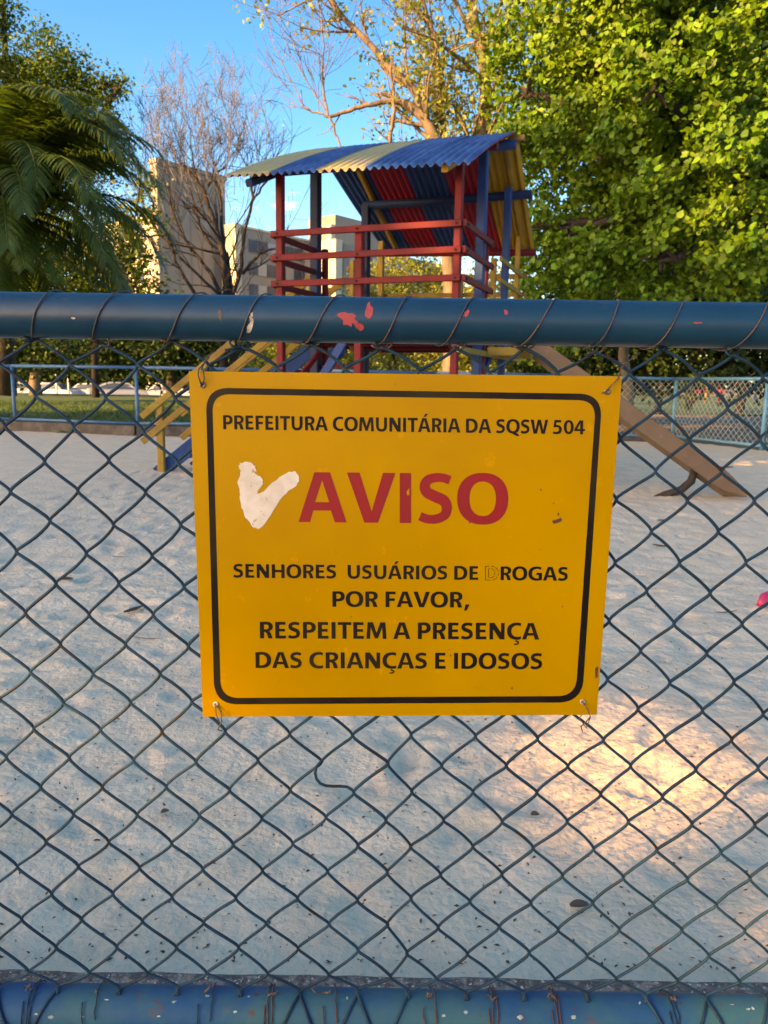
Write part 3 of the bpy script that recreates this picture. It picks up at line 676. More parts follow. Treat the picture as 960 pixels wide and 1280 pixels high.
# roof: five sheets each side, corrugations run down the slope
UL, UR = -2.21, .20; NS = 5; WS = (UR-UL)/NS
def sheetmesh(i, fn, n_t, nw=6, amp=.016, th=.0035, ext=.02):
    pts = []; cols = nw*10
    for a in range(n_t+1):
        t = a/n_t
        for c in range(cols+1):
            s_ = i + (c/cols)*(1+ext) - ext/2; z = amp*math.cos(2*math.pi*c/cols*nw)
            u, v, zz, nv, nz_ = fn(s_/NS, t); pts.append((u, v, zz, nv, nz_, z + (.002 if i % 2 else 0)))
    V = []
    for k_ in (0, 1):
        for (u, v, zz, nv, nz_, h) in pts:
            hh = h - k_*th; V.append(tp(u, v+nv*hh, zz+nz_*hh))
    N = len(pts); w_ = cols+1; Fc = []; mi = []
    for a in range(n_t):
        for c in range(cols):
            p = a*w_+c; Fc.append((p, p+1, p+w_+1, p+w_)); mi.append(0); Fc.append((N+p, N+p+w_, N+p+w_+1, N+p+1)); mi.append(1)
    for c in range(cols):
        Fc.append((N+c, N+c+1, c+1, c)); mi.append(0); p = n_t*w_+c; Fc.append((p, p+1, N+p+1, N+p)); mi.append(0)
    for a in range(n_t):
        p = a*w_; Fc.append((p, p+w_, N+p+w_, N+p)); mi.append(0); p += cols; Fc.append((N+p, N+p+w_, p+w_, p)); mi.append(0)
    return V, Fc, mi
def front(s_, t):
    u = (-2.19)*(1-t)+(-2.23)*t + (2.42*(1-t)+2.385*t)*s_; v = -.45 + 2.15*t; zz = roofz(v) - (s_-.5)*(.07*(1-t)+.03*t); dz = (roofz(v+.01)-roofz(v-.01))/.02; L_ = math.hypot(1, dz); return u, v, zz, -dz/L_, 1/L_
def back(s_, t):
    t2 = t
    ut = -2.23 + 2.385*s_; ub = -1.88 + 2.05*s_; u = ut*(1-t2)+ub*t2; v = 1.715 + 1.285*t2; zz = 3.735 - .99*t2 - (s_-.5)*(.03*(1-t2)+.15*t2) - .02*math.sin(math.pi*max(0, t2))
    return u, v, zz, .61, .79
front_c = [m_shcream, m_shblue, m_shcream, m_shblue, m_shblue]; back_c = [m_shdb, m_shred, m_shdb, m_shred, m_shyel]
for i in range(NS):
    V, Fc, mi = sheetmesh(i, front, 12); q = MB(); q.v = V; q.f = Fc; q.m = mi
    q.build('roof_sheet', [front_c[i], m_shdb if i % 2 else m_shred], TR, True)
    V, Fc, mi = sheetmesh(i, back, 8); q = MB(); q.v = V; q.f = Fc; q.m = mi
    q.build('roof_sheet', [m_shcream if i % 2 else m_shblue, back_c[i]], TR, True)
for o in bpy.data.objects:
    if o.name.startswith('roof_sheet') and o.type == 'MESH':
        pass
# roof timbers
bm1('roof_beam', m_tdblue, tp(-TW-.34, .06, roofz(.06)-.06), tp(.1, .06, roofz(.06)-.08), .06, .05)
bm1('roof_beam', m_tdblue, tp(-TW-.12, -.40, roofz(-.4)-.055), tp(-TW-.12, 1.0, roofz(1.0)-.06), .07, .07)
bm1('roof_beam', m_tyel, tp(-.04, -.36, roofz(-.36)-.075), tp(-.04, .3, roofz(.3)-.08), .06, .07)
bm1('roof_beam', m_tred, tp(-.30, .84, roofz(.84)-.075), tp(.14, .84, roofz(.84)-.075), .08, .07)
q = MB(); q.tube([tp(-2.1, 1.55, 3.62), tp(.17, 1.55, 3.60)], .05, 12); q.build('roof_log', m_tblue, TR, True)
q = MB(); q.tube([tp(UL+.35, 2.20, 3.24), tp(-.9, 2.20, 3.23), tp(.24, 2.20, 3.235)], .05, 12); q.build('roof_log', m_tdblue, TR, True)
q = MB(); q.tube([tp(-1.8, 2.86, 2.76), tp(.20, 2.86, 2.69)], .04, 12); q.build('roof_log', m_tred, TR, True)
bm1('rafter', m_tyel, tp(.02, 1.74, 3.66), tp(.05, 2.90, 2.74), .05, .07); bm1('rafter', m_tyel, tp(-1.80, 1.74, 3.66), tp(-1.66, 2.90, 2.80), .05, .07)
bm1('ridge_end', m_tyel, tp(.08, 1.68, 3.70), tp(.24, 1.68, 3.70), .06, .06)
# ladder on the left side
LN = Vector((-2.63, 9.05, 0)); LT = tp(-TW-.1, DB+.05, DZ); LNf = LN + TV*.70 + Vector((.02, 0, 0)); LTf = LT + TV*.72
LD = thing('ladder_stair', LN, 'blue plank stair with yellow handrails leaning up to the left of the tower', 'ladder')
for a, b_ in ((LN, LT), (LNf, LTf)):
    d = (b_-a); bm1('stringer', m_tblue, a+Vector((-.02, 0, -.02))-d*.02, b_+Vector((0, 0, -.03)), .045, .17, LD)
for i in range(7):
    t = (i+.7)/7.4; a = LN.lerp(LT, t); b_ = LNf.lerp(LTf, t); bm1('tread', m_tred, a, b_, .12, .035, LD)
for k_, (a, b_) in enumerate(((LN, LT), (LNf, LTf))):
    off = Vector((0, -.06, 0)) if k_ == 0 else Vector((0, .0, 0))
    bp = a+off+Vector((.01, -.0, 0)); bm1('handrail_post', m_tyel, bp+Vector((0, 0, -.1)), bp+Vector((0, 0, .84)), .085, .085, LD)
    d = (b_-a); dn = d/d.x
    s0 = bp+Vector((0, -.05, .79)); bm1('handrail', m_tyel, s0-dn*.20, s0+d*.985+Vector((0, .05, -.02)), .04, .075, LD)
    s1 = bp+Vector((0, -.05, .50)); bm1('handrail', m_tyel, s1-dn*.20, s1+d*.985+Vector((0, .05, -.02)), .04, .075, LD)
# slide on the right side
SA = tp(.47, 1.08, 1.53); SAf = tp(.47, 1.58, 1.53); SB = gnd(920, 612, .10); sd = (SB-SA); sh = Vector((sd.x, sd.y, 0)).normalized(); sn = Vector((-sh.y, sh.x, 0))
SAf = SA + sn*.30; SBf = SB + sn*.30
SL = thing('slide', Vector((SB.x, SB.y, 0)), 'worn brown slide running down from the tower to the sand on the right', 'slide')
def slideboard(o_):
    q = MB(); n_ = 20; prof = []
    for i in range(n_+1):
        t = i/n_; p = SA.lerp(SB, t)+o_
        flat = max(0, (t-.9)/.1); z = p.z + .025*flat
        hh = .098 if t < .97 else .06
        prof.append((Vector((p.x, p.y, z)), hh))
    tip = prof[-1][0] + sh*.10 + Vector((0, 0, -.06))
    prof.append((tip, .03))
    V = []
    for p, hh in prof:
        for s_ in (-.018, .018):
            V += [p+sn*s_+Vector((0, 0, hh)), p+sn*s_+Vector((0, 0, -hh))]
    Fc = []
    for i in range(len(prof)-1):
        a = i*4; b_ = a+4
        Fc += [(a, b_, b_+2, a+2), (a+1, a+3, b_+3, b_+1), (a, a+1, b_+1, b_), (a+2, b_+2, b_+3, a+3)]
    Fc += [(0, 2, 3, 1), (len(V)-4, len(V)-3, len(V)-1, len(V)-2)]
    q.add(V, Fc); return q
slideboard(Vector((0, 0, 0))).build('side_board', m_slide, SL); slideboard(sn*.30+Vector((0, 0, -.10))).build('side_board', m_slide, SL)
q = MB(); V = []
for i in range(25):
    t = i/24; p = SA.lerp(SB, t) + Vector((0, 0, -.04+.03*max(0, (t-.88)/.12))); V += [p+sn*.018, p+sn*.282, p+sn*.282-Vector((0, 0, .02)), p+sn*.018-Vector((0, 0, .02))]
Fc = []
for i in range(24):
    a = i*4; Fc += [(a, a+4, a+5, a+1), (a+3, a+2, a+6, a+7), (a+1, a+5, a+6, a+2), (a, a+3, a+7, a+4)]
q.add(V, Fc); q.build('slide_bed', m_slide, SL)
g0 = gnd(872, 622, 0); pm = SA.lerp(SB, .82)+sn*.15
q = MB(); q.tube([Vector((pm.x, pm.y, pm.z-.05)), Vector((pm.x-.04, pm.y-.01, .14)), Vector((pm.x-.14, pm.y-.02, .05)), Vector((pm.x-.30, pm.y-.02, .0)), Vector((pm.x-.42, pm.y, -.06))], [.035, .04, .04, .035, .03], 10); q.build('slide_foot', m_dbark, SL, True)
pm = SA.lerp(SB, .30)+sn*.15; q = MB()
q.beam((pm.x, pm.y, -.1), (pm.x, pm.y, pm.z-.05), .09, .09, (0, 1, 0), 0, .12); q.build('slide_leg', m_slide, SL)

# ------------------------------------------------------------ far fences
def far_fence(label, pts, zb, zt, mpost, mrail, mesh=None, grp=None):
    t = thing('playground_fence', (pts[0][0], pts[0][1], 0), label, 'fence', grp)
    for x, y in pts:
        q = MB(); q.tube([(x, y, -.1), (x, y, zt)], .035, 12); q.build('post', mpost, t, True)
    for i in range(len(pts)-1):
        a, b_ = Vector((*pts[i], 0)), Vector((*pts[i+1], 0))
        q = MB(); q.tube([a+Vector((0, 0, zt)), b_+Vector((0, 0, zt))], .034, 10); q.build('top_rail', mrail, t, True)
        q = MB(); q.tube([a+Vector((0, 0, zb)), b_+Vector((0, 0, zb))], .03, 10); q.build('bottom_rail', mrail, t, True)
        if mesh:
            d = (b_-a); Ln = d.length; d.normalize(); nn = Vector((-d.y, d.x, 0)); st = .135; q = MB(); hgt = zt-zb
            def P(s_, z): 
                bul = .10*math.sin(math.pi*s_/Ln)*max(0, 1-abs((z-zb)/hgt-.35)*1.6)
                return a+d*s_-nn*bul+Vector((0, 0, z))
            k_ = int((Ln+hgt)/st)+1
            for j in range(-int(hgt/st)-1, int(Ln/st)+1):
                for sg in (1, -1):
                    s0 = j*st; seg = []
                    for e_ in range(9):
                        f_ = e_/8; s_ = s0+hgt*f_; 
                        if 0 <= s_ <= Ln: seg.append(P(s_, zb+hgt*(f_ if sg > 0 else 1-f_)))
                    if len(seg) > 1: q.tube(seg, .0055, 3, cap=False)
            o = q.build('fence_mesh', mesh, t); o['kind'] = 'stuff'
    return t
far_fence('dark blue pipe fence on the kerb behind the left of the sandpit', [(-15.7, 18.4), (-12.95, 17.45), (-10.2, 16.5), (-7.46, 15.56), (-4.72, 14.72), (-1.9, 15.1), (1.0, 15.6), (3.9, 16.0)], .22, 1.27, m_fenceD, m_fenceD, None)
far_fence('light blue mesh fence behind the slide on the right', [(4.0, 16.05), (6.02, 16.2), (6.72, 13.75), (7.42, 11.3), (8.1, 8.85)], .06, 1.24, m_fence, m_fence, m_fmesh)
q = MB(); pl = [(-30, 23.3), (-15.7, 18.4), (-7.46, 15.55), (-4.72, 14.68), (-1.9, 15.08), (1.0, 15.58), (3.9, 15.98), (5.95, 16.12)]
for i in range(len(pl)-1):
    a, b_ = Vector((*pl[i], 0)), Vector((*pl[i+1], 0)); za = np.interp(a.x, [-5, 1, 4, 6], [.18, .14, .06, .03]); zb_ = np.interp(b_.x, [-5, 1, 4, 6], [.18, .14, .06, .03])
    d = (b_-a).normalized(); nn = Vector((-d.y, d.x, 0)); 
    q.hexa([a-nn*.10+Vector((0,0,-.15)), b_-nn*.10+Vector((0,0,-.15)), b_+nn*.14+Vector((0,0,-.15)), a+nn*.14+Vector((0,0,-.15)), a-nn*.10+Vector((0,0,za)), b_-nn*.10+Vector((0,0,zb_)), b_+nn*.14+Vector((0,0,zb_)), a+nn*.14+Vector((0,0,za))])
tag(q.build('sandpit_kerb', m_kerb), kind='structure')

# ------------------------------------------------------------ foliage tools
def rotmats(n, tilt=None, rng=RNG):
    z = rng.normal(size=(n, 3)); 
    if tilt is not None: z = z*tilt[0] + np.array(tilt[1])
    z /= np.linalg.norm(z, axis=1)[:, None]
    r_ = rng.normal(size=(n, 3)); x = np.cross(r_, z); x /= np.linalg.norm(x, axis=1)[:, None]; y = np.cross(z, x)
    return x, y, z
LEAF4 = (np.array([(0, -.5, 0), (.30, 0, .07), (0, .5, 0), (-.30, 0, .07)]), np.array([(0, 1, 2), (0, 2, 3)]))
HEART = (np.array([(0, -.42, 0), (.32, -.36, .05), (.45, -.02, .09), (.22, .30, .05), (0, .56, -.04), (-.22, .30, .05), (-.45, -.02, .09), (-.32, -.36, .05)]), np.array([(0, 1, 2), (0, 2, 3), (0, 3, 4), (0, 4, 5), (0, 5, 6), (0, 6, 7)]))
def leaves(P, size, tmpl, tilt=None, rng=RNG):
    n = len(P); x, y, z = rotmats(n, tilt, rng); tv, tf = tmpl; s_ = size*rng.uniform(.5, 1.3, n)
    V = P[:, None, :] + s_[:, None, None]*(tv[None, :, 0:1]*x[:, None, :] + tv[None, :, 1:2]*y[:, None, :] + tv[None, :, 2:3]*z[:, None, :])
    Fc = (np.arange(n)*len(tv))[:, None, None] + tf[None]
    return V.reshape(-1, 3), Fc.reshape(-1, 3)
def blob_points(blobs, ncl, per, cr_, rng=RNG, shell=.55, flat=1.0):
    """clusters of leaf positions spread through ellipsoid blobs (x,y,z,rx,ry,rz)"""
    B = np.array(blobs, float); vol = (B[:, 3]*B[:, 4]+B[:, 4]*B[:, 5]+B[:, 3]*B[:, 5]); idx = rng.choice(len(B), ncl, p=vol/vol.sum())
    d = rng.normal(size=(ncl, 3)); d /= np.linalg.norm(d, axis=1)[:, None]; rr = rng.uniform(shell**3, 1.08, ncl)**(1/3)
    c = B[idx, :3] + d*rr[:, None]*B[idx, 3:6]
    q = rng.normal(size=(ncl, per, 3))*np.array([1, 1, .7*flat])*cr_*rng.uniform(.5, 1.4, ncl)[:, None, None]
    return (c[:, None, :]+q).reshape(-1, 3), c
def grow(q, p, d, L_, r_, depth, rng, spread=.5, upb=.25, nseg=5, kids=3, tips=None, shrink=.68, rmin=.004, n=6, crook=.12):
    pts = [np.array(p, float)]; d = np.array(d, float); d /= np.linalg.norm(d)
    for i in range(nseg):
        d = d + rng.normal(size=3)*crook + np.array([0, 0, upb*.18]); d /= np.linalg.norm(d); pts.append(pts[-1]+d*L_/nseg)
    rads = np.linspace(r_, max(rmin, r_*.6), nseg+1); q.tube(pts, rads, n if r_ > .02 else 3, cap=False)
    if tips is not None and depth <= 1: tips.append(pts[-1])
    if depth > 0:
        for k_ in range(kids):
            t = rng.uniform(.35, 1.0) if k_ else 1.0; i = min(nseg, int(t*nseg)); nd = d + rng.normal(size=3)*spread + np.array([0, 0, upb]); 
            grow(q, pts[i], nd, L_*shrink*rng.uniform(.75, 1.2), max(rmin, rads[i]*.62), depth-1, rng, spread, upb, max(3, nseg-1), kids, tips, shrink, rmin, n, crook)
def ctree(name, label, trunk_pts, trunk_r, blobs, ncl, per, clr, lsize, mleaf, mbark, tmpl=LEAF4, seed=1, grp=None, shell=.5, cull=None, tilt=(1, (0, -.3, .6)), cat='tree', limbs=12, inner=None, inner_blobs=None):
    rng = np.random.default_rng(seed); base = trunk_pts[0]
    t = thing(name, base, label, cat, grp)
    q = MB(); q.tube(trunk_pts, trunk_r, 12)
    top = np.array(trunk_pts[-1], float); mid = np.array(trunk_pts[len(trunk_pts)//2], float)
    P, cen = blob_points(blobs, ncl, per, clr, rng, shell)
    rads_end = trunk_r[-1] if not np.isscalar(trunk_r) else trunk_r
    for b_ in (blobs if len(blobs) <= limbs else [blobs[i] for i in rng.choice(len(blobs), limbs, replace=False)]):
        e_ = np.array(b_[:3]); s_ = top if rng.random() < .6 else (top+mid)/2; m1 = s_*.55+e_*.45+rng.normal(size=3)*.15*np.array([1, 1, .3])
        q.tube([s_, m1, e_, e_+np.array([0, 0, b_[5]*.4])], [rads_end*.7, rads_end*.5, rads_end*.3, rads_end*.12], 7)
        for _ in range(7):
            dd = rng.normal(size=3); dd /= np.linalg.norm(dd); q.tube([e_, e_+dd*np.array(b_[3:6])*.5+rng.normal(size=3)*.1, e_+dd*np.array(b_[3:6])*.9], [rads_end*.25, rads_end*.15, .006], 4, cap=False)
    q.build('trunk', mbark, t, True)
    if cull is not None: P = P[cull(P)]
    V, Fc = leaves(P, lsize, tmpl, tilt, rng)
    if inner:
        bi = [(b_[0], b_[1], b_[2], b_[3]*inner[4], b_[4]*inner[4], b_[5]*inner[4]) for b_ in (inner_blobs or blobs)]
        P2, _ = blob_points(bi, inner[0], inner[1], inner[2], rng, .2); V2, F2 = leaves(P2, inner[3], LEAF4, (1, (0, 0, .3)), rng)
        F2 = F2+len(V); V = np.concatenate([V, V2]); Fc = np.concatenate([Fc, F2])
    mesh_np('crown', V, Fc, mleaf, t)
    return t

def PB(lst):   # blobs from (px, py, Y, r[, rz])
    o = []
    for a in lst:
        p = at(a[0], a[1], a[2]); r_ = a[3]; rz = a[4] if len(a) > 4 else r_
        o.append((p.x, p.y, p.z, r_, r_, rz))
    return o
# ------------------------------------------------------------ trees that shade the sandpit: a row on the near left, out of the frame
NV = np.array([.6, -.8]); SL_ = math.tan(SUN_EL); L0 = 24.0
def sunproj(p):
    p = np.array(p, float); n = p[0]*NV[0]+p[1]*NV[1]; L_ = L0-(p[0]*SUN_H[0]+p[1]*SUN_H[1]); return (n, p[2]+L_*SL_)
WINS = [[sunproj(gnd(*q_)) for q_ in [(635,905),(740,862),(880,912),(965,975),(965,1012),(700,1012),(650,965)]],
        [sunproj(gnd(*q_)) for q_ in [(690,1078),(790,1046),(970,1062),(970,1100),(760,1102)]],
        [sunproj(at(q_[0], q_[1], 1.0)) for q_ in [(690,1215),(770,1110),(860,1040),(980,1000),(1100,1020),(1100,1262),(800,1268)]],
        [sunproj(gnd(*q_)) for q_ in [(900,570),(960,568),(960,584),(910,582)]]]
def inpoly(n, z, poly):
    r_ = np.ones(len(n), bool); s0 = None
    cx = sum(p[0] for p in poly)/len(poly); cz = sum(p[1] for p in poly)/len(poly)
    for i in range(len(poly)):
        (ax, az), (bx, bz) = poly[i], poly[(i+1) % len(poly)]
        e_ = (bx-ax)*(z-az)-(bz-az)*(n-ax); c_ = (bx-ax)*(cz-az)-(bz-az)*(cx-ax)
        r_ &= (e_*c_ >= 0)
    return r_
def shade_cull(P):
    n = P[:, 0]*NV[0]+P[:, 1]*NV[1]; dL = P[:, 0]*SUN_H[0]+P[:, 1]*SUN_H[1]-L0; z = P[:, 2]-dL*SL_
    k_ = np.ones(len(P), bool)
    for w_ in WINS:
        cx = sum(p[0] for p in w_)/len(w_); cz = sum(p[1] for p in w_)/len(w_)
        mg = .075 if w_ is WINS[0] else .11 if w_ is not WINS[3] else .0
        big = [(cx+(a-cx)*1.0+math.copysign(mg, a-cx), cz+(c-cz)*1.0+math.copysign(mg*.62, c-cz)) for a, c in w_]
        k_ &= ~inpoly(n, z, big)
    return k_
for i, (n0, top_, hw_) in enumerate([(-.4, 14.2, 2.6), (-5.6, 18.7, 2.5), (-9.8, 21.2, 1.9), (-13.8, 14.6, 2.6), (-18.6, 16.9, 2.8)]):
    tx_, ty_ = (NV*-2.6 if i == 0 else (0, 0)); c = np.array([SUN_H[0]*(L0+1.2), SUN_H[1]*(L0+1.2)]) + NV*n0; rng = np.random.default_rng(40+i); bl = []
    for q_ in range(58):
        a_ = rng.uniform(-hw_, hw_); z_ = rng.uniform(9.8, top_-1.2)
        if q_ < 20: a_ = -hw_-.3+(2*hw_+.6)*(q_ % 10)/9; z_ = 9.9+.9*(q_//10)+rng.uniform(-.15, .15)
        d_ = rng.uniform(-1.2, 1.2)
        x, y = c + NV*a_ + SUN_H*d_; bl.append((x, y, z_, 1.35, 1.35, 1.15))
    ctree('shade_tree', ['tall leafy tree right behind the viewer, casting shade on the sandpit', 'second leafy shade tree to the left of the viewer', 'tallest leafy shade tree left of the sandpit', 'broad leafy shade tree far left of the sandpit', 'last leafy shade tree at the left end of the row'][i], [(c[0]+tx_, c[1]+ty_, -.1), (c[0]+.1+tx_, c[1]+ty_, 4.2), (c[0]+tx_, c[1]+.1+ty_, 8.6)], [.30, .24, .16], bl, 3900, 20, .34, .31, m_leafD, m_bark, seed=50+i, grp='trees shading the sandpit', cull=shade_cull, shell=.0, limbs=1)

# ------------------------------------------------------------ large tree on the right
blR = PB([(700,40,15.5,1.5),(790,60,14,1.7),(880,40,13.2,1.8),(960,60,13,1.8),(740,150,15,1.4),(830,160,13.3,1.5),(910,190,12.6,1.5),(985,220,12.8,1.6),
          (690,230,15.5,1.2),(760,260,14.6,1.2),(840,270,13,1.15),(900,300,12.4,.95),(960,310,12.5,1.1),(700,320,15.3,1.0),(690,400,15.6,.85),(735,370,14.9,.8),(770,330,14.2,.8),(820,350,13.4,.5),(740,-60,15,2.2),(880,-80,14,2.4),(1000,-40,14,2.4),(1060,120,13.5,2.2),(820,120,16,2.2),(920,220,16,2.3),(680,110,16.3,1.2),(665,170,16.5,.9)])
_rg = np.random.default_rng(33); subs = []
for b_ in blR:
    for _ in range(7):
        d_ = _rg.normal(size=3); d_ /= np.linalg.norm(d_); rr_ = _rg.uniform(.16, .34)*b_[3]
        c_ = np.array(b_[:3]) + d_*b_[3]*_rg.uniform(.65, 1.08); subs.append((c_[0], c_[1], c_[2], rr_*1.15, rr_*1.15, rr_*.8))
ctree('broadleaf_tree', 'huge dense tree with sunlit heart-shaped leaves filling the upper right', [tuple(at(1040,505,15)), tuple(at(1035,430,15)), tuple(at(1010,330,15)), tuple(at(960,200,14.5))], [.34, .27, .24, .2], subs, 1350, 36, .12, .108, m_leafR, m_dbark, HEART, seed=3, shell=.55, tilt=(.62, (-.5, -.42, .4)), inner=(5600, 12, .28, .14, .56), inner_blobs=[(b_[0]+.25, b_[1]+1.5, b_[2], b_[3]*1.5, b_[4], b_[5]*1.5) for b_ in blR])
# darker thicket behind it
blD = PB([(700,440,23,1.2),(770,430,24,1.6),(850,420,24,1.8),(930,420,24,1.9),(1000,400,24,2.2),(800,340,25,2.4),(900,330,25,2.6),(1000,300,25,2.8),(700,350,24,1.8),(660,420,25,1.2)])
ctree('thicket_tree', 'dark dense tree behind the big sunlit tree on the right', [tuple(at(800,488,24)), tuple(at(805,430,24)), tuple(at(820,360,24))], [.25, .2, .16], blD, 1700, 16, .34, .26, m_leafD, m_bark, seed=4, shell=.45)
q = MB(); pA = gnd(785, 515, 0); 
q.tube([at(783,525,19), at(786,490,19), at(779,445,19), at(783,400,19), at(770,330,19)], [.15,.13,.125,.11,.09], 12); q.tube([at(779,440,19), at(792,400,19.2), at(800,350,19.4)], [.08,.06,.04], 8)
TRK = thing('slim_tree', at(783,525,19), 'slim tree with a pale sunlit trunk just right of the sign', 'tree'); q.build('trunk', m_barkl, TRK, True)
P, _ = blob_points(PB([(770,330,19,.9),(800,300,19.4,1.0),(760,280,19,.9)]), 160, 22, .2, np.random.default_rng(9)); V, Fc = leaves(P, .14, LEAF4, (1, (0, 0, .5)), np.random.default_rng(9)); mesh_np('crown', V, Fc, m_leafD, TRK)

# ------------------------------------------------------------ sparse yellow-green tree above the tower roof
ST = thing('sparse_tree', at(560,490,19), 'tall open tree with thin yellow-green leaves above the tower roof', 'tree'); q = MB(); rng = np.random.default_rng(21); tips = []
def limb(px, Y, r0, r1, kids=0, dep=2, ln=.9, sp_=.6, twigr=.012, tl=None):
    pts = [tuple(at(x, y, Y+(dy if False else 0))) for x, y in px]
    # smooth
    P = cr(pts3(pts), 4) if False else pts
    A = np.array(P); 
    if len(A) > 2:
        fine = []
        for i in range(len(A)-1):
            for t in (0, .25, .5, .75): fine.append(A[i]*(1-t)+A[i+1]*t)
        fine.append(A[-1]); A = np.array(fine)
        for _ in range(3): A[1:-1] = (A[:-2]+2*A[1:-1]+A[2:])/4
        A[1:-1] += rng.normal(size=A[1:-1].shape)*.012*Y/18
    rr = np.linspace(r0, r1, len(A)); q.tube(A, rr, 8 if r0 > .05 else 5, cap=False)
    for k_ in range(kids):
        i = rng.integers(1, len(A)); d = A[min(i+1, len(A)-1)]-A[i-1]; d /= np.linalg.norm(d)
        grow(q, A[i], d+rng.normal(size=3)*sp_, ln*rng.uniform(.6, 1.3), max(twigr, rr[i]*.45), dep, rng, .45, .25, 4, 3, tl, .68, twigr*.55, 5, .10)
limb([(560,490),(565,400),(560,300),(556,200),(540,165),(524,140),(505,128)], 18.5, .19, .09, 5, 2, 1.2, tl=tips)
limb([(508,129),(490,125),(470,130),(445,135),(412,146)], 18.5, .075, .04, 3, 1, .6)
limb([(412,146),(395,140),(380,134)], 18.5, .03, .018, 3, 2, .9, twigr=.010); limb([(410,145),(402,100),(405,60),(398,0)], 18.5, .032, .012, 8, 2, 1.1, .5, .010)
limb([(412,146),(418,162),(426,182),(440,220)], 18.4, .03, .02); limb([(408,140),(385,105),(360,60)], 18.5, .02, .009, 7, 2, .9, .5, .009); limb([(380,134),(350,75),(335,40)], 18.4, .014, .007, 4, 1, .8, .5, .009); limb([(378,133),(376,112)], 18.5, .016, .012)
limb([(556,200),(535,155),(520,110),(485,85),(470,62),(440,35),(405,-10)], 18.8, .12, .05, 9, 2, 1.1, tl=tips)
limb([(485,190),(490,160),(493,130),(488,85)], 18.2, .05, .03, 2, 1, .6)
limb([(585,300),(590,200),(608,150),(606,100),(602,60),(590,20),(585,-40)], 19.0, .17, .10, 14, 2, 1.3, tl=tips)
limb([(560,250),(555,170),(550,100),(540,40),(520,-20)], 19.3, .09, .05, 12, 2, 1.2, tl=tips)
limb([(548,60),(535,25),(510,5),(500,-10)], 19, .06, .04, 5, 2, 1.0, tl=tips); limb([(606,110),(630,60),(640,0)], 19.4, .06, .03, 8, 2, 1.2, tl=tips)
limb([(560,260),(540,200),(545,150),(565,90),(575,30)], 19.2, .05, .03, 10, 2, 1.1, tl=tips)
q.build('trunk', m_barkl, ST, True)
tp_ = np.array(tips); tp_ = tp_[rng.permutation(len(tp_))[:520]]
bx = np.array([tuple(p[:3]) for p in PB([(560,60,19,1),(600,30,19,1),(560,130,19,1),(620,120,19.3,1),(530,100,19,1),(590,160,19,1),(640,60,19.5,1),(615,185,19,1),(550,180,19,1),(510,60,19,1)])])
P1 = (tp_[:, None, :] + rng.normal(size=(len(tp_), 8, 3))*.14).reshape(-1, 3)
P2 = (bx[rng.integers(0, len(bx), 330)][:, None, :] + rng.normal(size=(330, 1, 3))*.62 + rng.normal(size=(330, 11, 3))*.13).reshape(-1, 3)
V, Fc = leaves(np.concatenate([P1, P2]), .125, LEAF4, (1, (0, 0, .4)), rng); mesh_np('crown', V, Fc, m_leafY, ST)

# ------------------------------------------------------------ bare tree by the buildings
BT = thing('bare_tree', at(277,470,25), 'leafless tree with dark branches and a haze of pale twigs before the flats', 'tree'); q = MB(); rng = np.random.default_rng(5); z7 = lambda L_: [(160+x/4.8, 180+y/4.8) for x, y in L_]; tips = []
limb([(279,480),(280,420)]+z7([(590,910),(575,650),(520,470),(450,270),(380,180),(330,120)]), 25, .13, .035, 9, 2, 1.3, .6, .011, tips)
limb([(292,480),(291,420)]+z7([(620,900),(600,720),(565,600),(560,350),(530,220)]), 25.2, .11, .035, 10, 2, 1.3, .6, .011, tips)
limb(z7([(620,920),(680,780),(690,560),(750,350),(740,200),(720,130)]), 25, .07, .03, 8, 2, 1.2, .6, .013, tips)
limb(z7([(685,780),(800,640),(890,630)]), 25, .06, .03, 4, 2, 1.2, .5, .012, tips); limb(z7([(750,340),(820,240),(880,150)]), 25, .04, .02, 4, 2, 1.2, .5, .012, tips)
limb([(277,440)]+z7([(560,910),(500,770),(340,590),(270,420),(240,250)]), 24.8, .075, .03, 8, 2, 1.2, .6, .013, tips)
limb(z7([(545,900),(380,750),(230,600),(90,400),(80,260),(150,210)]), 24.6, .05, .02, 6, 2, 1.3, .5, .012, tips)
limb(z7([(410,910),(280,700),(230,520),(160,420),(40,400)]), 24.6, .055, .022, 6, 2, 1.3, .5, .012, tips)
limb(z7([(500,470),(400,360),(345,390),(330,340)]), 25, .05, .03, 2, 1, .8, .5, .012); limb(z7([(510,620),(430,500),(380,300)]), 25, .05, .025, 5, 2, 1.4, .5, .012, tips)
limb(z7([(480,250),(530,180),(590,130)]), 25.2, .05, .03, 6, 2, 1.2, .6, .013, tips); limb(z7([(230,540),(110,560),(0,520),(-40,560)]), 24.6, .04, .02, 4, 2, 1.2, .5, .012)
q.build('trunk', m_dbark, BT, True)
q = MB(); tp_ = np.array(tips)
# the fine upper twigs, their sunlit paleness put into the colour
for k_ in range(80):
    px, py = rng.uniform(192, 335), rng.uniform(140, 285); cxx = 262; 
    if abs(px-cxx) > 30+.40*(py-75) : continue
    p = at(px, py, 25+rng.uniform(-2, 2)); grow(q, tuple(p), (rng.normal()*.25+(px-cxx)*.004, rng.normal()*.25, 1), rng.uniform(.7, 1.2), .012, 3, rng, .5, .22, 4, 3, None, .66, .0052, 3, .13)
o = q.build('twigs', m_twig, BT)

